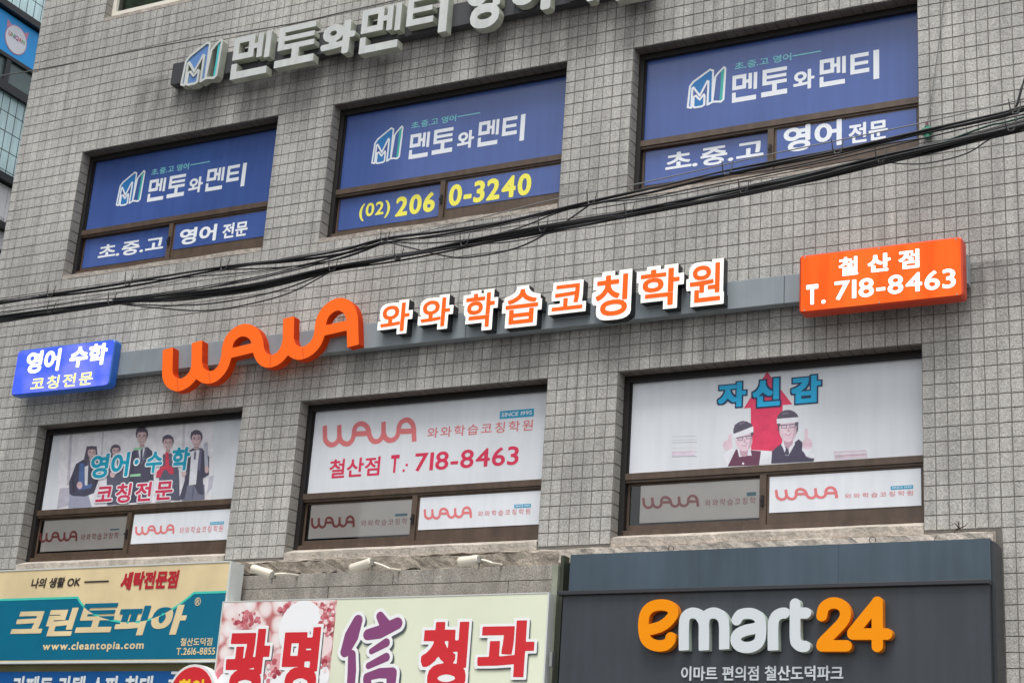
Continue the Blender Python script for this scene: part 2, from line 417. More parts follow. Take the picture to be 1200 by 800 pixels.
# ------------------------------------------------------------------ the office building
XL = COLS[0] - 10 * TW; XR = 4.2; ZTOP = 14.2
bld = empty('office_building', (-5, 4, .14), 'grey granite tiled office building with blue and white filmed windows above the shops', 'building')
OPEN = [(c, c + WW, z0, z1) for c in COLS for (z0, z1) in ((ZU0, ZU1), (ZL0, ZL1))] + [(COLS[0], COLS[0] + WW, ZT0, ZT0 + 1.538)]
LEDZ = at(700, 641, 0)[1] - .005         # underside of the tiling between the shop signs and the windows
REC = .13
def wall_core():
    w = MB(); xs = sorted({XL + .004, XR} | {v for o in OPEN for v in o[:2]}); zs = sorted({.14, ZTOP} | {v for o in OPEN for v in o[2:]})
    for i in range(len(xs) - 1):
        for j in range(len(zs) - 1):
            cx, cz = (xs[i] + xs[i + 1]) / 2, (zs[j] + zs[j + 1]) / 2
            if any(o[0] < cx < o[1] and o[2] < cz < o[3] for o in OPEN): continue
            w.quad((xs[i], 0, zs[j]), (xs[i + 1], 0, zs[j]), (xs[i + 1], 0, zs[j + 1]), (xs[i], 0, zs[j + 1]))
    for (a, b, c, d) in OPEN:
        w.quad((a, 0, c), (a, 0, d), (a, .3, d), (a, .3, c)); w.quad((b, 0, c), (b, .3, c), (b, .3, d), (b, 0, d))
        w.quad((a, 0, d), (b, 0, d), (b, .3, d), (a, .3, d)); w.quad((a, 0, c), (a, .3, c), (b, .3, c), (b, 0, c))
        w.quad((a, .3, c), (a, .3, d), (b, .3, d), (b, .3, c))
    l = XL + .004
    w.quad((l, 0, .14), (l, 0, ZTOP), (l, 9, ZTOP), (l, 9, .14)); w.quad((XR, 0, .14), (XR, 9, .14), (XR, 9, ZTOP), (XR, 0, ZTOP))
    w.quad((l, 0, ZTOP), (XR, 0, ZTOP), (XR, 9, ZTOP), (l, 9, ZTOP)); w.quad((l, 9, .14), (l, 9, ZTOP), (XR, 9, ZTOP), (XR, 9, .14))
    return w
wall_core().build('wall', GROUT, bld)
# tiles: one chamfered stone each, the largest 300 in view as objects, the rest joined
G2 = .0033
def tile_verts(x0, x1, z0, z1, t=.0045, jit=None):
    c = .002; j = jit or [0] * 4
    f = [(x0 + c, -t - j[0], z0 + c), (x1 - c, -t - j[1], z0 + c), (x1 - c, -t - j[2], z1 - c), (x0 + c, -t - j[3], z1 - c)]
    bk = [(x0, .0, z0), (x1, .0, z0), (x1, .0, z1), (x0, .0, z1)]
    return f + bk
TF = [(0, 1, 2, 3), (0, 4, 5, 1), (1, 5, 6, 2), (2, 6, 7, 3), (3, 7, 4, 0)]
EM_L = at(662, 660, 0)[0]; EM_R = at(1170, 640, 0)[0]
tiles = []
nx0, nx1 = -10, int((XR - COLS[0]) / TW)
for i in range(nx0, nx1):
    x0 = COLS[0] + i * TW; cx = x0 + TW / 2
    for j in range(-28, 62):
        z1 = ZU1 - j * TH; z0 = z1 - TH; cz = (z0 + z1) / 2
        if cz > 12.7: continue
        lo = z0
        if cx < EM_R:
            if z1 <= LEDZ + .02: continue
            lo = max(z0, LEDZ)
        elif z1 < 3.55: continue
        hit = False; 
        zz1 = z1
        for (a, b, c, d) in OPEN:
            if a < cx < b and z0 < d - .005 and z1 > c + .005:
                if z0 < c - .03: zz1 = c
                else: hit = True
        if any(a - .01 < cx < a + WW + .01 for a in COLS) and z0 < ZL0 - .02 and cx < EM_R: hit = True
        if hit or zz1 - lo < .03: continue
        tiles.append((x0 + G2, x0 + TW - G2, lo + G2, zz1 - G2))
def seen(t):
    p = [topx(x, 0, z) for x, z in ((t[0], t[2]), (t[1], t[2]), (t[1], t[3]), (t[0], t[3]))]
    xs = [q[0] for q in p]; ys = [q[1] for q in p]
    if min(xs) < 0 or max(xs) > 1200 or min(ys) < 0 or max(ys) > 800: return 0
    cx, cy = sum(xs) / 4, sum(ys) / 4
    if 930 < cx < 1135 and 270 < cy < 372: return 0
    if cx < 1170 and cy > 640: return 0
    return abs(sum(xs[k] * ys[(k + 1) % 4] - xs[(k + 1) % 4] * ys[k] for k in range(4))) / 2
rank = sorted(range(len(tiles)), key=lambda k: -seen(tiles[k])); single = set(rank[:300])
rest = MB(); protos = {}
for k, t in enumerate(tiles):
    if k in single:
        key = (round(t[3] - t[2], 3), random.randrange(5))
        if key not in protos:
            me = bpy.data.meshes.new('tile'); h = t[3] - t[2]; w_ = t[1] - t[0]; j = [random.uniform(-.0012, .0012) for _ in range(4)]
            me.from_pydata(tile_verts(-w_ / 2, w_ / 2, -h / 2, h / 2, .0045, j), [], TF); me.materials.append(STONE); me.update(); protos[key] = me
        o = bpy.data.objects.new('tile', protos[key]); COL.objects.link(o); o.parent = bld
        o.location = Vector(((t[0] + t[1]) / 2 + random.uniform(-.0008, .0008), 0, (t[2] + t[3]) / 2)) - ORG[bld.name]; o.rotation_euler.y = random.uniform(-.012, .012)
    else:
        n = len(rest.v); j = [random.uniform(-.0012, .0012) for _ in range(4)]; dx, dz = random.uniform(-.001, .001), random.uniform(-.001, .001)
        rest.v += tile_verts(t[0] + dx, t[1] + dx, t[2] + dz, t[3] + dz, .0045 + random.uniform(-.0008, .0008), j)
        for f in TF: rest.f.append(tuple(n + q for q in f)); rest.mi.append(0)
# reveals: jamb, soffit tiles
revl = MB()
for (a, b, c, d) in OPEN:
    nz = int((d - c) / TH) + 1
    for q in range(nz):
        z1 = d - q * TH - G2; z0 = max(c, d - (q + 1) * TH) + G2
        if z1 - z0 < .02: continue
        n = len(revl.v); revl.v += [(a, 0.004, z0), (a, REC, z0), (a, REC, z1), (a, 0.004, z1), (a + .007, 0.001, z0 + .003), (a + .007, REC - .004, z0 + .003), (a + .007, REC - .004, z1 - .003), (a + .007, 0.001, z1 - .003)]
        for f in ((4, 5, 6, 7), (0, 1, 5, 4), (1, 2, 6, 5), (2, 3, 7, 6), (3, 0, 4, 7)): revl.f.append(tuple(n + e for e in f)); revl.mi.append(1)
    for q in range(27):
        x0 = a + q * TW + G2; x1 = x0 + TW - 2 * G2
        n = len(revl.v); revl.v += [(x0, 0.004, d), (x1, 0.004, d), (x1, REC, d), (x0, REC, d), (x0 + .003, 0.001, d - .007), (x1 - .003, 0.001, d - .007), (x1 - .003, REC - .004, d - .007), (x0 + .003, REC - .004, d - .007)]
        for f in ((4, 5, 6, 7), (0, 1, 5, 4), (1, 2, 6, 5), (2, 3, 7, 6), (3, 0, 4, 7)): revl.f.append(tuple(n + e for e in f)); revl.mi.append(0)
rest.build('tile_field', STONE, bld, kind='stuff'); revl.build('reveal_stone', [mat('dark soffit', (98, 91, 86), .9, mottle=.2, mscale=5, speck=.2), mat('reveal stone', (140, 137, 132), .9, mottle=.12, mscale=4, speck=.3)], bld, kind='stuff')  # soffit faces get a darker stone colour than the jambs
# side tiles round the left corner (seen from a step to the left)
side = MB()
for q in range(60):
    for j in range(-28, 42):
        z1 = ZU1 - j * TH - G2; z0 = z1 - TH + 2 * G2; y0 = q * TW + G2; y1 = y0 + TW - 2 * G2; X = XL + .004
        side.quad((X - .009, y0, z0), (X - .009, y0, z1), (X - .009, y1, z1), (X - .009, y1, z0))
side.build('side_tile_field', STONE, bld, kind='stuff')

# ------------------------------------------------------------------ windows
WAWA_PX = [
 ([(196.7, 408.3), (196.0, 436)], True, False),
 ([(196.0, 432), (196.6, 441), (201, 447.8), (209.5, 451), (219, 447), (226.5, 438.5), (230, 428), (230.8, 415)], False, False),
 ([(230.9, 400.2), (230.2, 428)], True, False),
 ([(230.2, 426), (233.5, 436.5), (242, 441.8), (252, 440), (260.5, 431), (265, 418), (266.8, 404), (271.5, 394.5), (280, 388), (289, 386.7), (297.5, 391.5), (301.8, 401), (303.5, 412.5), (308.5, 420.5), (316.5, 423.2), (326, 419.5), (333.5, 410.5), (337, 400), (338, 390)], False, False),
 ([(267, 414.5), (301, 406.2)], False, False),
 ([(338.3, 371.8), (337.5, 400)], True, False),
 ([(337.5, 398), (341.5, 409), (350.5, 413.8), (361, 410.8), (370, 402), (374.5, 390), (376, 377.5), (380.5, 367), (389, 359), (398.5, 356.2), (407.5, 360.5), (412, 370), (413, 382)], False, False),
 ([(412.8, 375), (413.6, 405.3)], False, True),
 ([(376, 388), (412, 380)], False, False)]
DW = .222
WAWA_S = [([at(*p, DW) for p in (smooth(pts) if len(pts) > 2 else pts)], .066 if i not in (4, 8) else .052, a, b) for i, (pts, a, b) in enumerate(WAWA_PX)]
WAWA = strokes_shape(WAWA_S, res=300)
WV = WAWA[0]; WLO, WHI = WV.min(0), WV.max(0)
WAWAP = strokes_shape([([(q[0], q[1] - .138 * (q[0] + 10.835)) for q in p], .056, a, b) for p, r_, a, b in WAWA_S], res=300)
def wawa_at(bl, tr):
    lo_, hi_ = WAWAP[0].min(0), WAWAP[0].max(0)
    f = lambda v: (v - lo_) / (hi_ - lo_) * (np.array(tr) - np.array(bl)) + np.array(bl)
    return [f(WAWAP[0]), WAWAP[1], [f(l) for l in WAWAP[2]]]
def m1_shapes(bl, tr, part):
    """the open book mark: outline strokes / blue / teal fills, unit square"""
    f = lambda p: (bl[0] + p[0] * (tr[0] - bl[0]), bl[1] + p[1] * (tr[1] - bl[1]))
    k = (tr[0] - bl[0])
    if part == 'line':
        S = [([(.04, .07), (.08, .62), (.16, .72), (.58, .97), (.66, .93), (.66, .1), (.54, .05)], .026),
             ([(.04, .07), (.13, .04), (.14, .55), (.17, .57), (.34, .32), (.52, .68), (.55, .66), (.54, .05)], .026),
             ([(.18, .06), (.18, .32), (.24, .34), (.34, .22), (.44, .34), (.46, .3), (.46, .06), (.40, .03), (.22, .03), (.18, .06)], .026),
             ([(.66, .1), (.72, .75), (.78, .83), (.93, .97), (.97, .93), (.94, .12), (.88, .07), (.72, .1), (.66, .1)], .026)]
        return [strokes_shape([([f(q) for q in p], r * k, False, False) for p, r in S], res=120)]
    if part == 'blue': return [[f(q) for q in P] for P in ([(.04, .07), (.08, .62), (.16, .72), (.58, .97), (.66, .93), (.66, .1), (.54, .05), (.55, .66), (.52, .68), (.34, .32), (.17, .57), (.14, .55), (.13, .04)], [(.18, .06), (.18, .32), (.24, .34), (.34, .22), (.44, .34), (.46, .3), (.46, .06), (.40, .03), (.22, .03)])]
    return [[f(q) for q in P] for P in ([(.86, .9), (.93, .97), (.97, .93), (.94, .12), (.88, .08), (.84, .1), (.86, .5)],)]
KP = 'shared'
def lettering(parent, items, d, mats, name='lettering', label=None):
    mb = MB()
    for mi, shapes in items: put(mb, shapes, d, mf=mi)
    return mb.build(name, mats, parent, label)
def rectpx(a, b, d):
    (x0, z0), (x1, z1) = at(*a, d), at(*b, d); return x0, x1, z0, z1
def window(c, z0, z1, film, label, zt_frac, mull, wlabel, lows):
    """brown aluminium window: fixed top light, two sliders below"""
    x0, x1 = c + .006, c + WW - .004; Y = REC; f = .05; h = z1 - z0
    zs = z0 + .078; zt = z0 + zt_frac * h; xm = c + mull * WW
    m = MB()
    m.cur = 1
    m.box(x0, x0 + f, Y, Y + .1, zs, z1 - .008); m.box(x1 - .03, x1, Y, Y + .1, zs, z1 - .008)
    m.box(x0 + f, x1 - .03, Y, Y + .1, z1 - .065, z1 - .008)
    m.cur = 0
    m.box(x0 + f, x1 - .03, Y, Y + .1, zs, zs + .04)                    # bottom rail
    m.box(x0 + f, x1 - .03, Y - .004, Y + .1, zt - .028, zt + .03)      # transom
    m.box(x0 + f, x1 - .03, Y + .012, Y + .05, zt - .05, zt - .028)
    m.box(xm - .028, xm + .028, Y + .006, Y + .09, zs + .04, zt - .05)   # meeting stile
    m.cur = 2
    m.box(x0 + f, x0 + f + .014, Y + .03, Y + .06, zt + .03, z1 - .065)  # black strip between the left jamb and the film
    o = m.build('window', [BRONZE, BRONZED, BLACKSTRIP], bld, wlabel)
    s = MB(); s.cur = 0                                                   # slider sashes
    a, b = x0 + f + .004, xm - .03
    za, zb = zs + .042, zt - .052
    for (p, q, y) in ((a, b, Y + .055), (xm + .03, x1 - .034, Y + .025)):
        lo = .1 if p > xm else .055
        s.box(p, q, y, y + .025, za, za + lo); s.box(p, q, y, y + .025, zb - .018, zb)
        s.box(p, p + .022, y, y + .025, za + lo, zb - .018); s.box(q - .018, q, y, y + .025, za + lo, zb - .018)
    s.build('sash', [BRONZE if mull > .44 else BRONZED], o)
    gl = MB(); gl.quad((a + .02, Y + .06, za), (b - .018, Y + .06, za), (b - .018, Y + .06, zb), (a + .02, Y + .06, zb)); gl.build('glass_pane', GLASS, o) if film is not BLUEF else None
    F = MB(); F.box(x0 + f + .012, x1 - .034, Y + .045, Y + .05, zt + .026, z1 - .06); fo = F.build('window_film', film, o, label)
    if film is BLUEF:
        E_ = MB(); E_.box(x0 + f + .012, x1 - .034, Y + .042, Y + .0445, zt + .03, zt + .037); E_.build('film_edge', WPRINT, o)
    K_ = MB(); K_.box(xm - .012, xm + .012, Y - .014, Y + .004, zs + .2, zs + .29); K_.box(xm - .02, xm + .004, Y - .02, Y - .013, zs + .235, zs + .255); K_.build('latch', BRONZED, o)
    L_ = MB(); xo = .0 if film is BLUEF else (.09 if c == COLS[2] else .03)
    yl = Y + (.052 if film is BLUEF else .063); L_.box(a + .03 + xo, b - .01, yl, yl + .003, za + (.05 if film is BLUEF else .075), zb - .012); L_.build('window_film', film if film is BLUEF else DIMP, o)
    R_ = MB(); R_.box(xm + .053, x1 - .054, Y + .02, Y + .027, za + .1, zb - .02); R_.build('window_film', film, o)
    B = MB(); B.quad((x0, Y + .098, zs), (x1, Y + .098, zs), (x1, Y + .098, z1), (x0, Y + .098, z1)); B.build('interior_dark_sheet', INT, o)  # dark sheet painted as the unlit room behind the window
    S_ = MB(); n = 40; zsb = (ZU1 - math.ceil((ZU1 - z0) / TH) * TH + .001) if z0 > 6.5 else LEDZ + .002
    for q in range(n):                                                    # sloping mortar sill, slightly ragged
        xa, xb = c + .004 + (WW - .008) * q / n, c + .004 + (WW - .008) * (q + 1) / n; e = [.002 + .003 * math.sin(k * 12.9898 + c) for k in (q, q + 1)]
        S_.quad((xa, -e[0] - .001, zsb), (xb, -e[1] - .001, zsb), (xb, -e[1] - .006, z0 + .02 + e[1]), (xa, -e[0] - .006, z0 + .02 + e[0])); S_.quad((xa, -e[0] - .006, z0 + .02 + e[0]), (xb, -e[1] - .006, z0 + .02 + e[1]), (xb, Y + .02, zs + .003), (xa, Y + .02, zs + .003))
    S_.build('sill', MORTAR, o)
    return o
DIMP = mat('grey tinted film', (246, 242, 238), .5, mottle=.04)
DU = -(REC + .045) + .0015
DLL = -(REC + .052) + .0015; DLR = -(REC + .02) + .0015
LOGOB = mat('logo blue', (40, 120, 185), .5); LOGOT = mat('logo teal', (60, 175, 165), .5)
def zt_of(p, z0, z1): return (at(*p, -REC)[1] - z0) / (z1 - z0)
fU = zt_of((747, 169.5), ZU0, ZU1); fL = zt_of((729, 559), ZL0, ZL1)
mU = (at(902.5, 180, -REC)[0] - COLS[2]) / WW; mL = (at(893.5, 590, -REC)[0] - COLS[2]) / WW
print('fracs', fU, fL, mU, mL)
mats_b = [WPRINT, CYANP, YELP, LOGOB, LOGOT]
def blue_window(c, wl, logo, sub, line, name, lower):
    o = window(c, ZU0, ZU1, BLUEF, 'deep blue film with a book mark and white lettering', fU, mU, wl, None)
    mb = MB(); bl, tr = at(*logo[0], DU), at(*logo[1], DU)
    for P in m1_shapes(bl, tr, 'blue'): poly(mb, P, DU - .0008, 3)
    for P in m1_shapes(bl, tr, 'teal'): poly(mb, P, DU - .0008, 4)
    put(mb, m1_shapes(bl, tr, 'line'), DU, mf=0)
    mb.build('printed_logo', mats_b, o)
    items = [(1, T('초.중.고 영어', *sub, DU, w=.02).shapes()),
             (0, T('멘토와멘티', *name, DU, w=.05, sizes=[1, 1, .8, 1, 1], track=.1).shapes() if False else blocky(name, DU))]
    mb = MB()
    for mi, s in items: put(mb, s, DU, mf=mi)
    a, b = at(*line[0], DU), at(*line[1], DU); mb.cur = 1; poly(mb, [(a[0], a[1] - .006), (b[0], a[1] - .006), (b[0], a[1] + .006), (a[0], a[1] + .006)], DU, 1)
    mb.build('lettering', mats_b, o)
    for sd_ in 'lr':
        mb = MB()
        for txt, bl, tr, side_, mi, w in lower:
            d = DLL if side_ == 'l' else DLR
            if side_ == sd_: put(mb, T(txt, bl, tr, d, w=w).shapes(), d, mf=mi)
        mb.build('lettering', mats_b, o)
def blocky(rect, d, dw=0.0):
    (x0, z0), (x1, z1) = at(*rect[0], d), at(*rect[1], d); W, H = x1 - x0, z1 - z0; out = []
    # x ranges and z ranges measured along the word
    for ch, a, b, lo, hi in (('멘', 0, .175, 0, .96), ('토', .205, .385, .02, .98), ('와', .425, .57, .06, .74), ('멘', .605, .78, .03, .98), ('티', .81, 1, .0, 1)):
        t = Text(ch, (x0 + a * W, z0 + lo * H), (x0 + b * W, z0 + hi * H), w=.035 if ch == '와' else .0, sq=False if ch == '와' else 'b')
        out += t.shapes(dw)
    return out
blue_window(COLS[0], 'leftmost blue window of the upper floor', ((134.8, 243), (171, 198.5)), ((177, 206), (222, 190.5)), ((223, 193.5), (246, 190)), ((172, 237), (289.5, 190.5)),
  [('초.중.고', (114, 304.5), (193, 276), 'l', 0, .03), ('영어', (209, 288), (255, 262), 'r', 0, .035), ('전문', (259.7, 280), (291.5, 258), 'r', 0, .03)])
blue_window(COLS[1], 'middle blue window of the upper floor with a yellow phone number', ((434.2, 194), (473.4, 146.5)), ((481.7, 151.5), (535, 134)), ((536, 137), (562.8, 133)), ((478.6, 187), (616, 133.5)),
  [('(02)', (420, 260), (458, 234), 'l', 2, .02), ('206', (462.7, 254.5), (511, 224), 'l', 2, .035), ('0-3240', (525, 242.5), (623.5, 202), 'r', 2, .035)])
blue_window(COLS[2], 'rightmost blue window of the upper floor above the cable bundle', ((804, 129.3), (851.6, 77)), ((861, 82.5), (927.4, 62)), ((928.5, 66), (962.3, 61)), ((857.6, 121), (1030.2, 58)),
  [('초.중.고', (779.4, 202), (895, 162.5), 'l', 0, .03), ('영어', (917.9, 180), (986.5, 139.3), 'r', 0, .035), ('전문', (994.6, 169), (1040.4, 138.8), 'r', 0, .03)])
mats_w = [PINKP, REDP, SKYP, WPRINT]
DPINK = mat('faded red print behind glass', (190, 105, 105), .5); DSKY = mat('faded blue print behind glass', (70, 140, 165), .5)
def white_lower(o, left, right):
    for (wa, tx, si), d, ms in ((left, -(REC + .063) + .0015, [DPINK, DPINK, DSKY, WPRINT]), (right, DLR, mats_w)):
        mb = MB(); put(mb, [wawa_at(at(*wa[0], d), at(*wa[1], d))], d, mf=0)
        put(mb, T(tx[2] if len(tx) > 2 else '와와학습코칭학원', tx[0], tx[1], d, w=.0, track=.16).shapes(), d, mf=0)
        x0, x1, z0, z1 = rectpx(si[0], si[1], d); poly(mb, [(x0, z0), (x1, z0), (x1, z1), (x0, z1)], d, 2)
        if d == DLR: put(mb, Text('SINCE 1995', (x0 + .012, z0 + .008), (x1 - .012, z1 - .008), w=.02).shapes(), d + .001, mf=3)
        mb.build('lettering', ms, o)
oL1 = window(COLS[0], ZL0, ZL1, WHITEP, 'white poster film with five students and cyan and red lettering', fL, mL, 'leftmost white window of the lower floor with a poster of five students', None)
white_lower(oL1, (((44.8, 636), (92.2, 621)), ((94, 633), (139.6, 623), '와와학습코칭학'), ((129, 621), (140, 619))), (((157, 627.5), (205.8, 613.3)), ((210, 625), (261.7, 614.7)), ((246, 614.5), (262.6, 610.4))))
oL2 = window(COLS[1], ZL0, ZL1, WHITEP, 'white film with red lettering and a phone number', fL, mL, 'middle white window of the lower floor with a red phone number', None)
white_lower(oL2, (((363, 620), (417, 603)), ((422.8, 616.5), (477.5, 606.5), '와와학습코칭학'), ((462.8, 604.8), (477.5, 601))), (((495.4, 609.4), (554.2, 592.4)), ((559.9, 605), (621.7, 595.2)), ((602.4, 595), (622.3, 589.8))))
oL3 = window(COLS[2], ZL0, ZL1, WHITEP, 'white poster film with a red arrow and two people giving thumbs up', fL, mL, 'rightmost white window of the lower floor with a red arrow poster', None)
white_lower(oL3, (((751.8, 597), (820, 578.5)), ((826, 593), (885.5, 582), '와와학습코칭학'), ((875, 581), (886, 576))), (((907.5, 587.3), (982.4, 568.7)), ((989.8, 584), (1070, 574)), ((1043.7, 573.5), (1070, 568))))
# middle film
mb = MB(); put(mb, [wawa_at(at(375.3, 526, DU), at(490.6, 487.5, DU))], DU, mf=0)
put(mb, T('와와학습코칭학원', (500.2, 513.5), (625, 491), DU, w=.008, track=.12).shapes(), DU, mf=0)
put(mb, T('철산점', (384.7, 560.5), (446.3, 534), DU, w=.02).shapes(), DU, mf=1)
put(mb, T('T', (456.7, 554), (468.6, 532.3), DU, w=.035).shapes(), DU, mf=1); put(mb, T('718-8463', (485.2, 552.3), (608.7, 522), DU, w=.015).shapes(), DU, mf=1)
for p in ((473, 551), (476.6, 544.5)):
    x, z = at(*p, DU); poly(mb, ell(x, z, .014, .014, 10), DU, 1)
x0, x1, z0, z1 = rectpx((585.4, 490.8), (626, 478.3), DU); poly(mb, [(x0, z0), (x1, z0), (x1, z1), (x0, z1)], DU, 2)
put(mb, Text('SINCE 1995', (x0 + .02, z0 + .018), (x1 - .02, z1 - .018), w=.02).shapes(), DU + .001, mf=3)
mb.build('lettering', mats_w, oL2)

PAL = {}
def art(parent, items, name, zf, d0, label=None):
    """flat print: coloured outlines in stacking order"""
    keys = []; mb = MB()
    for i, (col, pts) in enumerate(items):
        if col not in keys: keys.append(col)
        P = [at(*zf(*p), d0) for p in pts]
        a = sum(P[k][0] * P[(k + 1) % len(P)][1] - P[(k + 1) % len(P)][0] * P[k][1] for k in range(len(P)))
        if a < 0: P = P[::-1]
        poly(mb, P, d0 + i * .00006, keys.index(col))
    return mb.build(name, [mat('soft print %d %d %d' % k, tuple(int(c + (228 - c) * .1) for c in k), .45, mottle=.1, mscale=14) for k in keys], parent, label), d0 + len(items) * .00006
# right poster
z3 = lambda x, y: (840 + x / 6.664, 430 + y / 6.664)
SKIN = (226, 196, 208); HAIR = (74, 66, 84); NAVY = (58, 52, 76); MAR = (92, 40, 66); SH = (228, 228, 236); LN = (96, 84, 110)
it = [((224, 40, 84), [(393, 35), (590, 290), (515, 297), (510, 640), (385, 685), (268, 650), (265, 318), (210, 322)])]
it += [(SKIN, ell(85, 610, 38, 42)), (SKIN, [(95, 520), (115, 520), (118, 590), (80, 600)]), (SH, [(45, 680), (110, 640), (150, 640), (120, 770), (85, 775)]), (SH, [(150, 640), (345, 650), (430, 655), (425, 755), (110, 770)]), (MAR, [(85, 775), (150, 640), (195, 652), (225, 685), (262, 648), (345, 655), (330, 765)]), (SH, [(160, 636), (200, 655), (262, 632), (272, 690), (222, 690), (175, 702)]), (MAR, [(198, 690), (240, 690), (245, 730), (220, 715), (190, 730)]),
       (SH, ell(206, 752, 9, 9)), (HAIR, ell(208, 500, 80, 80)), ((190, 150, 166), [(176, 630), (244, 630), (240, 690), (214, 700), (184, 690)]), (SKIN, ell(212, 572, 66, 86)), ((200, 164, 178), [(262, 520), (277, 545), (270, 610), (240, 652), (256, 590)]), ((236, 212, 222), ell(196, 600, 14, 12)), (HAIR, [(132, 500), (140, 450), (205, 418), (268, 440), (284, 465), (136, 525)]), ((108, 100, 120), [(170, 440), (215, 426), (220, 436), (176, 452)]), ((200, 158, 174), [(214, 560), (222, 560), (226, 588), (208, 590)]), ((60, 50, 64), ell(184, 562, 9, 5, 8)), ((60, 50, 64), ell(250, 550, 9, 5, 8)), (SH, [(130, 522), (284, 462), (286, 506), (136, 556)]), (LN, [(150, 550), (278, 528), (278, 534), (150, 556)]), (LN, [(160, 553), (206, 545), (205, 570), (166, 574)]), (SKIN, [(166, 556), (201, 550), (200, 566), (170, 570)]), (LN, [(226, 541), (274, 533), (270, 558), (230, 562)]), (SKIN, [(231, 545), (268, 538), (266, 554), (234, 558)]), ((205, 130, 155), [(190, 600), (240, 592), (225, 616), (205, 616)]), (SH, [(196, 601), (234, 596), (222, 608), (207, 609)])]
it += [(SH, [(425, 750), (430, 655), (520, 590), (640, 560), (700, 640), (765, 712), (755, 735)]), (NAVY, [(425, 752), (432, 655), (500, 598), (545, 690), (600, 595), (640, 562), (672, 590), (665, 650), (720, 708), (762, 714), (755, 735)]), (SH, [(505, 600), (520, 585), (600, 580), (612, 600), (560, 690), (540, 690)]), (NAVY, [(530, 602), (566, 602), (560, 640), (566, 680), (548, 692), (530, 672), (540, 640)]),
       (HAIR, ell(556, 410, 86, 76)), ((190, 150, 166), [(520, 560), (598, 556), (592, 600), (556, 640), (526, 604)]), (SKIN, ell(556, 490, 68, 94)), ((200, 164, 178), [(606, 440), (624, 470), (616, 520), (588, 570), (602, 500)]), ((236, 212, 222), ell(536, 512, 14, 12)), ((108, 100, 120), [(510, 360), (560, 350), (566, 360), (516, 372)]), ((200, 158, 174), [(556, 470), (566, 470), (570, 504), (550, 506)]), ((60, 50, 64), ell(526, 466, 9, 5, 8)), ((60, 50, 64), ell(592, 460, 9, 5, 8)), (HAIR, [(474, 440), (486, 440), (490, 500), (480, 495)]), (HAIR, [(624, 430), (636, 430), (634, 490), (622, 520)]), (SH, [(468, 404), (640, 390), (642, 428), (470, 442)]), (LN, [(490, 452), (626, 440), (626, 446), (490, 458)]), (LN, [(500, 455), (548, 450), (546, 478), (506, 480)]), (SKIN, [(506, 460), (542, 456), (541, 473), (510, 475)]), (LN, [(568, 448), (618, 444), (614, 470), (572, 474)]), (SKIN, [(573, 453), (611, 449), (608, 466), (576, 469)]), ((205, 130, 155), [(530, 515), (588, 508), (572, 532), (546, 534)]), (SH, [(537, 516), (582, 511), (568, 524), (548, 526)]),
       (SH, [(668, 640), (750, 630), (765, 712), (700, 700)]), (SKIN, ell(708, 600, 40, 42)), (SKIN, [(690, 480), (708, 480), (715, 570), (684, 570)]), ((196, 150, 176), [(680, 600), (740, 596), (740, 600), (680, 605)]), ((196, 150, 176), [(682, 618), (738, 614), (738, 618), (682, 622)])]
zb = lambda x, y: (760 + x / 12, 500 + y / 12)
_, dtop = art(oL3, it, 'printed_photo', z3, DU - .001, 'red arrow behind a girl and a boy in headbands')
bk = []
for (y, c) in ((130, (186, 188, 196)), (180, (200, 196, 206)), (215, (176, 170, 182)), (290, (206, 206, 212)), (345, (205, 140, 175)), (412, (160, 150, 165))):
    bk.append((c, [(330, y + 5), (640, y - 6), (680, y + 4), (680, y + 12), (640, y + 2), (330, y + 12)]))
bk.append(((222, 206, 222), [(330, 355), (650, 345), (650, 400), (330, 408)]))
art(oL3, bk, 'printed_books', zb, DU - .001)
zc = lambda x, y: (700 + x / 2.857, 400 + y / 2.857)
art(oL3, [((214, 196, 208), [(790, 368), (900, 362), (905, 390), (795, 394)]), ((228, 222, 230), [(792, 374), (898, 368), (898, 372), (792, 379)]), ((190, 150, 170), [(800, 382), (903, 376), (903, 379), (800, 385)])], 'printed_books', zc, DU - .001)
mb = MB(); OUTL = mat('dark navy print', (22, 50, 92), .5); CY = mat('cyan print', (10, 176, 226), .5)
for ch, bl, tr in (('자', (841, 478.5), (875, 446.5)), ('신', (881.5, 477.5), (914.5, 442)), ('감', (927, 473.5), (962.5, 438.5))):
    t = T(ch, bl, tr, dtop, w=.055, sq=True); put(mb, t.shapes(.04), dtop + .0004, mf=1); put(mb, t.shapes(-.008), dtop + .001, mf=0)
mb.build('lettering', [CY, OUTL], oL3, 'cyan lettering with a navy outline')
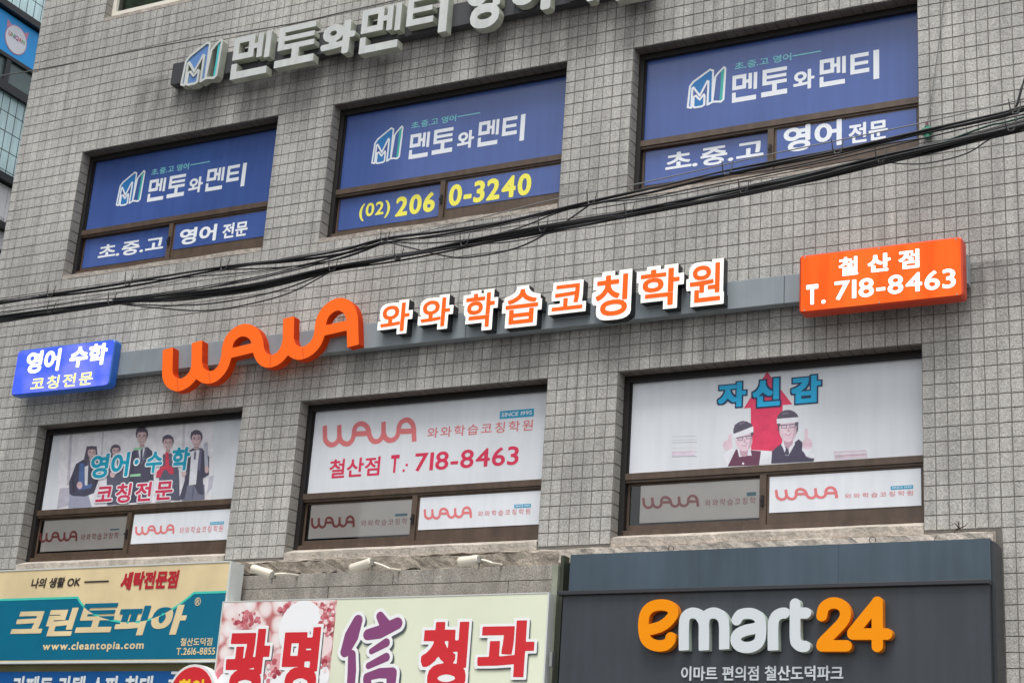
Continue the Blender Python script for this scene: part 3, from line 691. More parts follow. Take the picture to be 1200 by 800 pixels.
# left poster
def face(cx, cy, rx, ry, sk, hr, tilt=0):
    """hair, neck, face with shading, brows, eyes, nose and smile as printed patches"""
    sh = tuple(int(c * .86) for c in sk); dk = tuple(int(c * .62) for c in sk); li = tuple(min(255, int(c * 1.06)) for c in sk)
    P = lambda *q: [(cx + x * rx + tilt * y * rx, cy + y * ry) for x, y in q]
    E_ = lambda x, y, a, b, n=10: [(cx + (x + a * math.cos(t * 6.2832 / n)) * rx, cy + (y + b * math.sin(t * 6.2832 / n)) * ry) for t in range(n)]
    return [(hr, E_(0, -.32, 1.22, .92, 18)), (sh, P((-.42, .5), (.42, .5), (.46, 1.4), (-.46, 1.4))), (dk, P((-.4, .85), (.4, .85), (.3, 1.12), (-.3, 1.12))), (sk, E_(0, .05, .95, 1.0, 18)), (sh, P((.55, -.5), (.93, -.2), (.9, .4), (.5, .9), (.62, .3))), (li, E_(-.25, .35, .28, .2)), (li, E_(-.05, -.35, .35, .18)),
            (hr, P((-1.08, -.1), (-1.1, -.9), (-.3, -1.2), (.6, -1.15), (1.1, -.8), (1.08, -.05), (.9, -.45), (.62, -.62), (.4, -.5), (.1, -.66), (-.2, -.5), (-.5, -.62), (-.85, -.4))),
            (hr, P((-.62, -.2), (-.2, -.26), (-.2, -.17), (-.62, -.11))), (hr, P((.2, -.26), (.62, -.2), (.62, -.11), (.2, -.17))), ((60, 50, 60), E_(-.4, .0, .15, .07)), ((60, 50, 60), E_(.4, .0, .15, .07)),
            (sh, P((-.05, .0), (.1, .0), (.14, .36), (-.12, .36))), (dk, P((-.38, .5), (.38, .5), (.2, .74), (-.2, .74))), ((246, 244, 244), P((-.28, .53), (.28, .53), (.16, .63), (-.16, .63)))]
z1f = lambda x, y: (60 + x / 6, 485 + y / 6)
DK = (66, 64, 84); DK2 = (84, 84, 104); SK = (214, 180, 182); HR = (82, 74, 92); JN = (158, 160, 182); GR = (112, 114, 136); BG = (212, 206, 214)
it = [((232, 229, 234), [(60, 150), (1150, 40), (1120, 600), (40, 668)]), ((196, 190, 202), [(130, 145), (150, 143), (130, 500), (110, 500)]), ((202, 196, 206), [(360, 122), (372, 121), (350, 420), (340, 420)]), ((204, 198, 208), [(925, 66), (945, 64), (935, 300), (920, 300)]), ((190, 186, 200), [(60, 520), (140, 515), (130, 640), (40, 666)]), ((190, 186, 200), [(1110, 440), (1145, 430), (1130, 520), (1095, 560)]),
  (JN, [(130, 550), (260, 560), (285, 655), (120, 662)]), (DK, [(125, 480), (175, 350), (225, 320), (330, 335), (350, 420), (300, 555), (240, 578), (150, 575), (128, 560)]), (HR, [(250, 225), (275, 225), (268, 335), (226, 338)]), (HR, [(300, 225), (320, 225), (330, 330), (304, 335)]), *face(286, 270, 30, 38, SK, HR), ((98, 94, 118), [(250, 335), (268, 335), (262, 400), (250, 420)]), ((50, 48, 66), [(320, 360), (328, 360), (318, 500), (305, 520)]), ((50, 48, 66), [(150, 440), (160, 430), (165, 540), (152, 545)]), ((78, 104, 160), [(200, 345), (236, 345), (232, 500), (290, 488), (282, 520), (190, 535)]), (SH, [(236, 370), (262, 360), (255, 500), (236, 500)]), (SK, ell(200, 500, 20, 26)),
  (DK2, [(395, 640), (390, 420), (420, 340), (470, 300), (525, 322), (545, 420), (540, 632)]), (HR, [(418, 240), (440, 240), (430, 310), (412, 300)]), *face(455, 258, 28, 36, SK, HR), ((236, 190, 120), [(400, 330), (440, 330), (440, 350), (400, 350)]), (SH, [(440, 320), (465, 315), (462, 420), (440, 430)]), (SK, ell(432, 425, 18, 22)),
  (DK, [(545, 440), (570, 265), (605, 240), (680, 232), (712, 262), (722, 460), (690, 615), (545, 622)]), (SH, [(610, 240), (660, 236), (655, 320), (620, 330)]), ((98, 94, 118), [(600, 242), (612, 240), (630, 350), (622, 356)]), ((98, 94, 118), [(662, 236), (678, 234), (640, 356), (632, 350)]), ((50, 48, 66), [(700, 300), (708, 300), (702, 560), (690, 560)]), ((50, 48, 66), [(572, 330), (580, 330), (574, 600), (564, 600)]), *face(639, 158, 36, 54, SK, HR), ((70, 66, 90), [(630, 238), (646, 238), (642, 330), (628, 330)]), ((150, 205, 165), [(580, 240), (640, 232), (640, 250), (580, 256)]), ((150, 205, 165), [(555, 425), (630, 418), (630, 436), (555, 442)]),
  (DK2, [(752, 600), (765, 380), (790, 282), (860, 272), (900, 400), (905, 605)]), *face(823, 202, 33, 46, SK, HR), ((206, 56, 80), [(806, 268), (826, 266), (832, 360), (862, 380), (866, 420), (836, 424), (815, 392), (795, 392), (770, 445), (738, 445), (744, 405), (775, 375), (804, 360)]),
  (GR, [(945, 490), (1080, 495), (1080, 598), (918, 608)]), (DK, [(900, 600), (940, 470), (960, 265), (1000, 240), (1062, 240), (1112, 300), (1110, 425), (1068, 450), (1075, 568), (1035, 560), (1008, 500), (960, 500), (940, 598)]), (SH, [(988, 262), (1045, 250), (1020, 495), (970, 500)]), ((96, 92, 116), [(1008, 265), (1022, 262), (1018, 320), (1005, 320)]), *face(1023, 176, 35, 52, SK, HR), ((104, 100, 128), [(1046, 250), (1062, 244), (1050, 400), (1030, 380)]), ((58, 56, 76), [(1066, 300), (1074, 300), (1072, 440), (1062, 440)]), ((86, 88, 108), [(1000, 510), (1008, 510), (1000, 600), (990, 600)]), ((176, 180, 196), [(1076, 205), (1100, 200), (1108, 405), (1084, 410)]), (SK, ell(1096, 390, 14, 26)), (SK, ell(935, 415, 18, 24))]
_, dtop = art(oL1, it, 'printed_photo', z1f, DU - .001, 'photograph of five students in dark blazers')
mb = MB(); CY2 = mat('aqua print', (22, 160, 190), .5); RD2 = mat('rose red print', (208, 56, 88), .5)
def outl(mb, t, d, mf, mo, wo=.06, step=.002):
    put(mb, t.shapes(wo), d + .0005, mf=mo); put(mb, t.shapes(), d + .0012, mf=mf)
for txt, bl, tr in (('영어', (104, 561), (153.3, 529)), ('수', (169.5, 554.5), (192, 528)), ('학', (199.5, 552), (224, 523))): outl(mb, T(txt, bl, tr, dtop, w=.035), dtop, 0, 2, .055)
for p in ((160, 541),):
    x, z = at(*p, dtop); poly(mb, ell(x, z, .045, .045, 12), dtop + .0004, 2); poly(mb, ell(x, z, .028, .028, 12), dtop + .001, 0)
outl(mb, T('코칭전문', (111, 591), (204, 562), dtop, w=.03, track=.12), dtop, 1, 2, .055)
mb.build('lettering', [CY2, RD2, WPRINT], oL1, 'cyan and red lettering edged in white')

# white framed window of the top floor
def top_window():
    c = COLS[0]; z0, z1 = ZT0, ZT0 + 1.53; x0, x1 = c + .006, c + WW - .004; Y = REC - .03; m = MB(); f = .055
    m.box(x0, x0 + f, Y, Y + .1, z0 + .03, z1); m.box(x1 - f, x1, Y, Y + .1, z0 + .03, z1); m.box(x0 + f, x1 - f, Y, Y + .1, z0 + .078, z0 + .145); m.box(x0 + f, x1 - f, Y, Y + .1, z1 - f, z1)
    xm = at(236, 8, -Y)[0]; m.box(xm - .03, xm + .03, Y - .006, Y + .1, z0 + .03 + f, z1 - f)
    m.box(xm + .03, x1 - f, Y + .02, Y + .05, z0 + .03 + f, z0 + .03 + f + .06)
    o = m.build('window', WHITEF, bld, 'white framed window at the top left with plain glass')
    g_ = MB(); g_.quad((x0 + f, Y + .04, z0 + .08), (x1 - f, Y + .04, z0 + .08), (x1 - f, Y + .04, z1 - f), (x0 + f, Y + .04, z1 - f)); g_.build('glass_pane', glass('clear glass', (.7, .75, .7), .02), o)
    cu = MB(); n = 60
    for q in range(n):
        xa, xb = x0 + (x1 - x0) * q / n, x0 + (x1 - x0) * (q + 1) / n; cu.quad((xa, Y + .13 + .02 * math.sin(q * 1.3), z0), (xb, Y + .13 + .02 * math.sin(q * 1.3 + 1.3), z0), (xb, Y + .13 + .02 * math.sin(q * 1.3 + 1.3), z1), (xa, Y + .13 + .02 * math.sin(q * 1.3), z1))
    cu.build('curtain', mat('reflection green curtain', (128, 138, 118), .9, mottle=.3, mscale=4), o)  # green tree reflection of the pane is painted into the curtain colour
    s = MB(); zb_ = ZU1 - math.ceil((ZU1 - z0) / TH) * TH + .001; s.quad((x0, -.004, zb_), (x1, -.004, zb_), (x1, -.006, z0 + .02), (x0, -.006, z0 + .02)); s.quad((x0, -.006, z0 + .02), (x1, -.006, z0 + .02), (x1, Y + .02, z0 + .08), (x0, Y + .02, z0 + .08)); s.build('sill', MORTAR, o)
top_window()

# ------------------------------------------------------------------ ledge and cladding under the tiling
def ragged(name, xa, xb, ztop, zbot, d, material, amp=.02, n=70, seed=1, label=None, back=0., lean=.0, db=None):
    R = random.Random(seed); m = MB(); K = 5
    xs = [xa + (xb - xa) * i / n for i in range(n + 1)]; et = [R.uniform(-amp, amp) * .3 for _ in xs]; eb = [0] * (n + 1); c = 0
    for i in range(n + 1): c = c * .7 + R.uniform(-amp, amp); eb[i] = c
    prof = [(0, back), (0, d), (.35, d + lean * .35), (.7, d + lean * .8), (1, (d + lean)), (1, back)]
    rows = []
    for i, x in enumerate(xs):
        row = []
        for (t, dd) in prof:
            z = ztop + et[i] + (zbot + eb[i] - ztop - et[i]) * t
            row.append((x, -(dd + (R.uniform(-.006, .006) if dd > back else 0)), z))
        rows.append(row)
    for i in range(n):
        for k in range(len(prof) - 1): m.quad(rows[i][k], rows[i + 1][k], rows[i + 1][k + 1], rows[i][k + 1])
    m.v += []; n0 = len(m.v)
    for r in (rows[0], rows[-1]): m.quad(*r)
    return m.build(name, material, bld, label)
zl = lambda p, d: at(*p, d)[1]
XA = XL; XB = at(1165, 625, .06)[0]
ragged('ledge', XA, XB, LEDZ - .002, zl((700, 643.5), .03), .03, MORTAR, .008, 120, 3, 'thin cream mortar lip under the tiles')
zled = zl((700, 643.5), .03)
ragged('ledge', at(655, 650, .1)[0], XB, zled - .004, zl((700, 650), .1) - .06, .10, MORTAR, .004, 60, 4, 'cream painted ledge over the dark shop sign', lean=.0)
ragged('ledge', XA, at(655, 650, .1)[0], zled - .004, zl((500, 668), .06), .05, mat('stained mortar', (160, 149, 136), .95, mottle=.35, mscale=6, bump=1.5, bscale=22, speck=.3), .03, 110, 6, 'stained broken mortar band left of the dark sign', lean=-.02)
PANEL = mat('granite panel', (146, 140, 132), .8, mottle=.22, mscale=4, speck=.4, bump=.3, streak=.12)
zc0 = zl((500, 668), .03) + .01; hh = .13
xsP = [XA + .02 + k * .93 for k in range(9)]
pe = at(652, 690, .03)[0]
for r in range(4):
    z1 = zc0 - r * (hh + .005); k = 0; x = XA + .01 - (r % 2) * .7
    while x < pe:
        a, b = max(x, XA + .01), min(x + 1.896, pe); x += 1.9
        if b - a < .05: continue
        m = MB(); m.box(a + .0015, b - .0015, -.035 - .0015 * ((k + r) % 2), -.001, z1 - hh, z1); k += 1
        m.build('panel', PANEL, bld, bevel=.003)
# dark course right of the shop sign
m = MB(); m.box(EM_R - .02, XR, -.03, -.001, .2, 3.55 - .09); m.build('lower_cladding', mat('lower cladding', (120, 116, 110), .85, mottle=.2, speck=.3, bump=.4), bld)

# ------------------------------------------------------------------ rails and channel letter signs
GREYM = mat('grey painted steel rail', (134, 142, 147), .5, mottle=.06, streak=.05)
DARKM = mat('dark steel rail', (62, 62, 66), .5, mottle=.15)
xa, zt = at(100, 416.5, .12); xb, _ = at(1134, 300, .12); zt = (at(138.8, 412.5, .12)[1] + at(935, 321, .12)[1]) / 2; zbm = (at(135, 440, .12)[1] + at(935, 353.5, .12)[1]) / 2
print('rail', xa, xb, at(138.8, 412.5, .12)[1], at(935, 321, .12)[1], at(135, 440, .12)[1], at(935, 353.5, .12)[1])
m = MB(); RS = empty('sign_rail', ((xa + xb) / 2, -.06, zbm), 'long pale grey steel rail behind the lit orange letters', 'sign rail')
q = 6
for i in range(q):
    a = xa + (xb - xa) * i / q; b = xa + (xb - xa) * (i + 1) / q
    mm = MB(); mm.box(a + .002, b - .002, -.12 + .0015 * (i % 2), -.02, zbm, zt); mm.build('rail_section', GREYM, RS, bevel=.004)
for i in range(9):
    a = xa + .5 + (xb - xa - 1) * i / 8; mm = MB(); mm.box(a - .03, a + .03, -.019, 0, zbm + .05, zt - .05); mm.build('bracket', DARKM, RS)
# orange script letters
ORF = mat('orange acrylic face', (196, 58, 4), .5, emit=.3, ecol=(255, 130, 50), mottle=.06, spec=.12)
ORS = mat('orange return', (176, 48, 8), .5, emit=.05, ecol=(230, 80, 20), spec=.12)
w_ = empty('script_sign', ((WLO[0] + WHI[0]) / 2, -.15, WLO[1]), 'large joined orange script letters on the grey rail', 'sign')
mm = MB(); put(mm, [WAWA], DW, .125, 0, 1); mm.build('letter_band', [ORF, ORS], w_)
seam = MB()
for p, q in (((207.5, 443.8), (209, 457.8)), ((244.5, 436), (246.5, 448)), ((317, 416.5), (316.6, 430)), ((354.5, 408.3), (355.5, 420))):
    a, b = at(*p, DW), at(*q, DW); seam.quad((a[0] - .004, -DW - .001, a[1]), (b[0] - .004, -DW - .001, b[1]), (b[0] + .004, -DW - .001, b[1]), (a[0] + .004, -DW - .001, a[1]))
seam.build('seam', mat('seam line', (196, 70, 24), .5), w_)
# korean letters, white boxes with orange faces
WHF = mat('lit white acrylic', (244, 243, 236), .35, mottle=.06, mscale=9, emit=.17, ecol=(255, 252, 240)); BLK = mat('black return', (24, 27, 32), .4)
ORL = mat('lit orange letter face', (190, 56, 4), .5, emit=.3, ecol=(255, 128, 50), spec=.1); DIRT = mat('dirty lower edge', (170, 164, 140), .6)
hs_ = empty('korean_letter_sign', (-6.6, -.15, at(650, 370, .2)[1] - .3), 'eight white boxed korean letters with orange faces in a row', 'sign')
for ch, bl, tr in (('와', (445, 390.5), (481.3, 353.5)), ('와', (492.3, 385), (528.8, 347.5)), ('학', (544, 385.5), (580.8, 341.5)), ('습', (591.3, 381), (632, 336.5)), ('코', (646.4, 365), (684, 331)), ('칭', (697, 372), (736.5, 320)), ('학', (749.5, 361), (797, 312.5)), ('원', (807.7, 355.5), (845, 307))):
    d = .225; t = T(ch, bl, tr, d, w=.018, sq=True)
    mb = MB(); put(mb, t.shapes(.095), d, .125, 0, 1); lo = mb.build('letter', [WHF, BLK], hs_)
    mb = MB(); put(mb, t.shapes(), d + .004, d, 0, 0); mb.build('letter_face', [ORL], lo)
# light boxes
def lightbox(name, corners, d, back, r, faces, label, cat, lines, rim):
    x0 = (at(*corners[0], d)[0] + at(*corners[3], d)[0]) / 2; x1 = (at(*corners[1], d)[0] + at(*corners[2], d)[0]) / 2
    z1 = (at(*corners[0], d)[1] + at(*corners[1], d)[1]) / 2; z0 = (at(*corners[3], d)[1] + at(*corners[2], d)[1]) / 2
    print(name, x0, x1, z0, z1)
    e = empty(name, ((x0 + x1) / 2, -back, z0), label, cat)
    def rr(o):
        P = []
        for cx, cz, a in ((x1 - r, z1 - r, 0), (x0 + r, z1 - r, 90), (x0 + r, z0 + r, 180), (x1 - r, z0 + r, 270)):
            for k in range(6): an = math.radians(a + 18 * k); P.append((cx + (r + o) * math.cos(an), cz + (r + o) * math.sin(an)))
        return P
    b = MB(); P0 = rr(0); P1 = rr(-.014); n = len(P0)
    for A, B, ya, yb in ((P0, P0, back, d - .012), (P0, P1, d - .012, d - .002)):
        for k in range(n): b.quad((A[k][0], -ya, A[k][1]), (A[(k + 1) % n][0], -ya, A[(k + 1) % n][1]), (B[(k + 1) % n][0], -yb, B[(k + 1) % n][1]), (B[k][0], -yb, B[k][1]))
    poly(b, P0[::-1], back); b.build('housing', rim, e)
    f = MB(); poly(f, [(p[0], p[1]) for p in rr(-.014)], d - .002); f.build('face', faces, e)
    sm = MB()
    for cx_ in (x0 + .05, (x0 + x1) / 2, x1 - .05):
        for cz_ in (z0 + .022, z1 - .022): sm.disc((cx_, cz_), .008, -d - .001, -d + .003, 8)
    sm.build('fixing_screws', mat('dull screw', (150, 146, 140), .4, metal=.5), e, kind='stuff')
    for mt, items in lines:
        mb = MB()
        for t in items: put(mb, t.shapes(), d, mf=0)
        mb.build('lettering', mt, e)
    return e
def lit_face(name, c1, c2, st, scale):
    m = mat(name, c1, .45, spec=.12); n = m.node_tree.nodes; L = m.node_tree.links; b = n['Principled BSDF']
    g = n.new('ShaderNodeNewGeometry'); t = n.new('ShaderNodeTexNoise'); t.inputs['Scale'].default_value = scale; t.inputs['Detail'].default_value = 3
    vv = n.new('ShaderNodeVectorMath'); vv.operation = 'MULTIPLY'; vv.inputs[1].default_value = (3.2, 1, .45) if 'orange' in name else (1, 1, 1); L.new(g.outputs['Position'], vv.inputs[0]); L.new(vv.outputs[0], t.inputs['Vector'])
    r = n.new('ShaderNodeMapRange'); r.inputs[1].default_value = .38; r.inputs[2].default_value = .6; L.new(t.outputs[0], r.inputs[0])
    mx = n.new('ShaderNodeMix'); mx.data_type = 'RGBA'; e1 = (250, 106, 34) if 'orange' in name else c1; mx.inputs[6].default_value = (*lin(e1), 1); mx.inputs[7].default_value = (*lin(c2), 1); L.new(r.outputs[0], mx.inputs[0])
    L.new(mx.outputs[2], b.inputs['Emission Color']); b.inputs['Emission Strength'].default_value = st
    return m
WL = mat('lit white lettering', (246, 248, 255), .4, emit=.5, ecol=(255, 255, 255)); YL = mat('lit yellow lettering', (248, 248, 120), .4, emit=.36, ecol=(255, 250, 130))
d = .235
lightbox('blue_light_box', ((19.5, 410.5), (134.5, 397), (127.8, 451.5), (13.5, 464)), d, .13, .045, lit_face('lit blue face', (60, 84, 238), (136, 136, 255), .5, 2.6), 'glowing blue light box at the left end of the rail', 'light box sign',
  ((WL, [T('영어', (28.6, 438.5), (72.8, 407.5), d, w=.045), T('수학', (79.9, 431.5), (127.5, 401), d, w=.045)]), (YL, [T('코칭전문', (34.9, 458), (110, 434.5), d, w=.02, track=.1)])), mat('blue box rim', (40, 90, 165), .4, emit=.05, ecol=(30, 80, 190)))
d = .27
lightbox('orange_light_box', ((937.5, 299.5), (1128, 276.5), (1128, 347), (935.5, 367)), d, .14, .03, lit_face('lit orange face', (200, 58, 4), (255, 134, 50), .33, 1.5), 'glowing orange light box with white phone number at the right end of the rail', 'light box sign',
  ((WL, [T('철', (982.6, 324), (1005.6, 299.6), d, w=.032), T('산', (1016.7, 319.8), (1043.6, 295.5), d, w=.045), T('점', (1053, 316), (1077.2, 291), d, w=.035), T('T', (944.5, 357.5), (959, 332.5), d, w=.045), T('718-8463', (977.8, 352), (1119.7, 314), d, w=.018), T('.', (962.5, 356), (967.5, 350.8), d, w=.03)]),), mat('orange box rim', (200, 60, 26), .4))
# top sign
TOPW = mat('weathered white acrylic', (196, 199, 196), .45, mottle=.06, mscale=5, streak=.06); TOPS = mat('weathered white return', (172, 176, 162), .5, mottle=.15, mscale=8)
ts = empty('white_letter_sign', (-9.2, -.1, at(400, 60, .15)[1] - .2), 'weathered white korean letters with a blue book mark on a dark rail', 'sign')
dT = .235; zr1 = at(206, 78, .13)[1]; zr0 = at(201, 98, .13)[1]
print('toprail', zr1, zr0, at(588, 20, .13))
XE = at(760, -20, .13)[0]; xs0 = at(201, 88, .13)[0]
zr0 = .5 * (zr0 + at(588, 21, .13)[1])
for i in range(4):
    a = xs0 + (XE - xs0) * i / 4; b = xs0 + (XE - xs0) * (i + 1) / 4; mm = MB(); mm.box(a + .002, b - .002, -.13 + .0015 * (i % 2), -.02, zr0, zr0 + .26); mm.build('rail_section', DARKM, ts)
bl, tr = at(210, 103, dT), at(262, 44.5, dT)
mb = MB(); put(mb, m1_shapes(bl, tr, 'line'), dT, .135, 0, 1)
P = m1_shapes(bl, tr, 'blue')
lo = mb.build('logo', [TOPW, TOPS], ts)
mb = MB()
for P in m1_shapes(bl, tr, 'blue'): poly(mb, P, dT - .012, 0)
for P in m1_shapes(bl, tr, 'teal'): poly(mb, P, dT - .012, 1)
mb.build('logo_face', [mat('faded blue acrylic', (96, 132, 186), .45), mat('faded teal acrylic', (70, 186, 190), .45)], lo)
for ch, bl, tr, w in (('멘', (269, 94), (319, 36), 0), ('토', (320.5, 80.5), (372, 24), 0), ('와', (374, 68.5), (418, 21), .06), ('멘', (420, 64), (471.5, 3), 0), ('티', (474, 46.5), (527, -14), 0), ('영', (543, 38), (589, -36), .045), ('어', (596, 20), (648, -42), .06), ('학', (655, 9), (707, -56), .06), ('원', (713, 3), (765, -70), .06)):
    t = T(ch, bl, tr, dT, w=w, sq='b' if ch in BLOCK else False); mb = MB(); put(mb, t.shapes(), dT, .135, 0, 1); mb.build('letter', [TOPW, TOPS], ts)

# ------------------------------------------------------------------ ground floor shop signs
# dark fascia with rounded letters
FAS = mat('charcoal fascia', (52, 57, 64), .42, mottle=.12, mscale=1.3, streak=.1); HEAD = mat('blue grey header sheet', (62, 78, 90), .5, mottle=.16, mscale=1.6, streak=.09)
DKT = mat('dark trim', (46, 48, 54), .5)
dP, dH = .36, .30
e = empty('convenience_store_sign', (-4.6, -.2, 2.9), 'dark charcoal shop fascia with orange and white raised lettering', 'shop sign')
xh0 = at(667.5, 668, dH)[0]; xh1 = at(1161, 660, dH)[0]; zh1 = (at(668, 648, dH)[1] + at(1162, 632, dH)[1]) / 2; zh0 = (at(667, 691, dH)[1] + at(1160, 684, dH)[1]) / 2
print('header', at(668, 648, dH), at(1162, 632, dH), at(667, 691, dH), at(1160, 684, dH))
nS = 3
for i in range(nS):
    a = xh0 + (xh1 - xh0) * i / nS; b = xh0 + (xh1 - xh0) * (i + 1) / nS; m = MB(); m.box(a + .0008, b - .0008, -dH - .001 * (i % 2), -.05, zh0, zh1); m.build('header_sheet', HEAD, e)
m = MB(); m.box(xh0 - .06, xh1 + .004, -dP - .035, -.2, zh0 - .035, zh0 - .001); m.build('header_rim', DKT, e, bevel=.004)
xp0 = at(658, 740, dP)[0]; xp1 = at(1160.5, 740, dP)[0]
m = MB(); m.box(xp0, xp1, -dP, -.06, 2.9, zh0 - .036); m.build('fascia_panel', FAS, e)
m = MB(); m.box(xp1 + .001, xp1 + .03, -dP + .08, -.03, 2.9, zh1 - .02); m.build('end_cap', DKT, e)
ORE = mat('golden orange letter', (232, 138, 2), .45, spec=.15, emit=.05, ecol=(255, 160, 10), mottle=.02); ORER = mat('golden orange return', (214, 120, 8), .45)
WHE = mat('pale white letter', (206, 212, 216), .4); WHER = mat('pale green white return', (178, 190, 180), .45)
dL = .435; ze = lambda p: at(740 + p[0] / 3.75, 690 + p[1] / 3.75, dL)
LT = [('e', 1, [[(84, 176), (128, 163), (163, 138), (183, 106), (170, 77), (128, 68), (82, 80), (56, 118), (53, 185), (70, 228), (108, 247), (146, 245), (168, 228), (172, 212)]], 1),
 ('m', 0, [[(230, 268), (230, 160), (238, 120), (262, 104), (290, 108), (308, 128), (318, 160), (318, 268)], [(318, 268), (318, 160), (326, 120), (352, 104), (380, 108), (400, 128), (407, 160), (407, 268)]], 0),
 ('a', 0, [[(462, 134), (478, 112), (515, 105), (548, 114), (566, 140), (568, 200), (556, 236), (520, 254), (478, 250), (458, 226), (466, 198), (500, 180), (540, 172), (566, 160)]], 1),
 ('r', 0, [[(622, 268), (622, 160), (632, 122), (655, 106), (672, 104)]], 0),
 ('t', 0, [[(719, 64), (719, 210), (730, 240), (748, 250), (762, 250)], [(725, 104), (766, 104)]], 1),
 ('2', 1, [[(836, 116), (846, 80), (880, 60), (920, 68), (940, 100), (930, 140), (890, 184), (842, 232), (840, 246)], [(836, 248), (944, 248)]], 1),
 ('4', 1, [[(1080, 58), (972, 190)], [(972, 196), (1122, 196)], [(1080, 56), (1080, 250)]], 1)]
for ch, orange, paths, rnd in LT:
    S = []
    for i, p in enumerate(paths):
        pts = [ze(q) for q in (smooth(p) if len(p) > 3 else p)]; S.append((pts, .0435 if ch != 'e' else .0455, (ch in 'mr'), (ch in 'm')))
    sh = strokes_shape(S, res=130); mb = MB(); put(mb, [sh], dL, dP + .004, 0, 1); mb.build('letter', [ORE, ORER] if orange else [WHE, WHER], e)
mb = MB(); put(mb, T('이마트 편의점 철산도덕파크', (797.9, 797), (988, 779), dP + .012, w=.018).shapes(), dP + .012, dP, 0, 0); mb.build('lettering', [WHE], e)

# fruit shop banner
dF = .34
e = empty('fruit_shop_sign', (-9.2, -.2, 2.9), 'cream sign board with red korean letters and a purple brush character', 'shop sign')
x0 = at(262, 708, dF)[0]; x1 = at(642, 700, dF)[0]; z1 = (at(262, 708.5, dF)[1] + at(642, 691.5, dF)[1]) / 2
CRM = mat('cream banner', (224, 228, 204), .5, mottle=.05, mscale=1.2); ALU = mat('aluminium edge', (206, 210, 208), .4)
m = MB(); m.box(x0, x1, -dF, -.2, 2.9, z1); m.build('board', [CRM], e)
m = MB(); m.box(x1 + .001, x1 + .014, -dF - .004, -.2, 2.9, z1 + .008); m.box(x0 - .012, x0 - .001, -dF - .004, -.2, 2.9, z1 + .008); m.box(x0, x1, -dF - .004, -.2, z1 + .001, z1 + .01); m.build('edge_trim', ALU, e)
m = MB(); hx, hz = at(645, 772, dF); m.box(hx - .005, hx + .02, -dF - .01, -dF + .04, hz - .06, hz + .06); m.build('hinge', mat('zinc', (150, 152, 150), .4, metal=.6), e)
zf = lambda x, y: (240 + x / 5.4545, 690 + y / 5.4545)
R = random.Random(5); xph = at(395, 705.5, dF)[0]
def fruitmat():
    m = mat('printed fruit photo', (236, 232, 232), .5); n = m.node_tree.nodes; L = m.node_tree.links; b = n['Principled BSDF']; g = n.new('ShaderNodeNewGeometry')
    v = n.new('ShaderNodeTexVoronoi'); v.inputs['Scale'].default_value = 7; L.new(g.outputs['Position'], v.inputs['Vector']); nz = n.new('ShaderNodeTexNoise'); nz.inputs['Scale'].default_value = 2.2; L.new(g.outputs['Position'], nz.inputs['Vector'])
    ad = n.new('ShaderNodeMath'); ad.operation = 'MULTIPLY'; L.new(v.outputs['Distance'], ad.inputs[0]); L.new(nz.outputs[0], ad.inputs[1])
    r = n.new('ShaderNodeValToRGB'); L.new(ad.outputs[0], r.inputs[0]); r.color_ramp.elements[0].position = .06; r.color_ramp.elements[0].color = (*lin((240, 236, 236)), 1); r.color_ramp.elements[1].position = .42; r.color_ramp.elements[1].color = (*lin((190, 110, 110)), 1); r.color_ramp.elements.new(.28).color = (*lin((234, 214, 212)), 1)
    L.new(r.outputs[0], b.inputs['Base Color']); return m
m = MB(); poly(m, [(x0 + .004, 2.95), (xph, 2.95), (xph, z1 - .004), (x0 + .004, z1 - .004)], dF + .002)
m.build('printed_photo', fruitmat(), e, 'washed out pink and white photograph of fruit')
mb = MB(); cols = [(186, 84, 96), (206, 120, 128), (160, 56, 72), (226, 170, 172), (236, 214, 214), (240, 240, 242)]
k = 0
for (cx, cy, rx, ry, n_, rad) in ((265, 195, 90, 50, 60, 12), (640, 130, 180, 45, 130, 12), (790, 190, 55, 90, 90, 13), (430, 520, 60, 90, 20, 16), (780, 470, 40, 60, 16, 16), (800, 240, 40, 60, 50, 12)):
    for _ in range(n_):
        a = R.uniform(0, 6.28); rr = math.sqrt(R.random()); X, Z = at(*zf(cx + rx * rr * math.cos(a), cy + ry * rr * math.sin(a)), dF)
        s = rad * R.uniform(.5, 1.1) / 5.4545 / 95
        if X + s > xph or Z + s > z1: continue
        k += 1; poly(mb, ell(X, Z, s, s, 8), dF + .003 + k * .00002, R.choice((0, 0, 1, 1, 2, 3, 4)))
mb.build('printed_berries', [mat('print %d %d %d' % c, c, .5) for c in cols], e, kind='stuff'); kk = .0115
for (cx, cy, r, c) in ((620, 240, 130, 5), (800, 380, 70, 3), (800, 350, 55, 4), (95, 540, 80, 3), (70, 570, 55, 1), (150, 620, 70, 5), (450, 620, 80, 5), (470, 480, 50, 3), (790, 560, 60, 5)):
    X, Z = at(*zf(cx, cy), dF); s = r / 5.4545 / 96
    mb = MB(); X = max(x0 + s + .004, min(X, xph - s)); kk += .00003; poly(mb, ell(X, min(Z, z1 - s * 1.06 - .004), s, s * 1.06, 24), dF + kk - .004, 0); mb.build('printed_fruit', mat('print %d %d %d' % cols[c], cols[c], .5), e)
RED = mat('bright red print', (206, 34, 44), .5); SHD = mat('slate print', (72, 84, 88), .5); PUR = mat('plum print', (132, 66, 116), .5)
mb = MB()
def triple(mb, t, d, mi, ow=.05):
    s = t.shapes(ow); off = [[v + np.array((.016, -.016)), f, l] for v, f, l in t.shapes(ow * .75)]
    put(mb, off, d, mf=2); put(mb, s, d + .0008, mf=1); put(mb, t.shapes(), d + .0016, mf=mi)
dB = dF + .0095
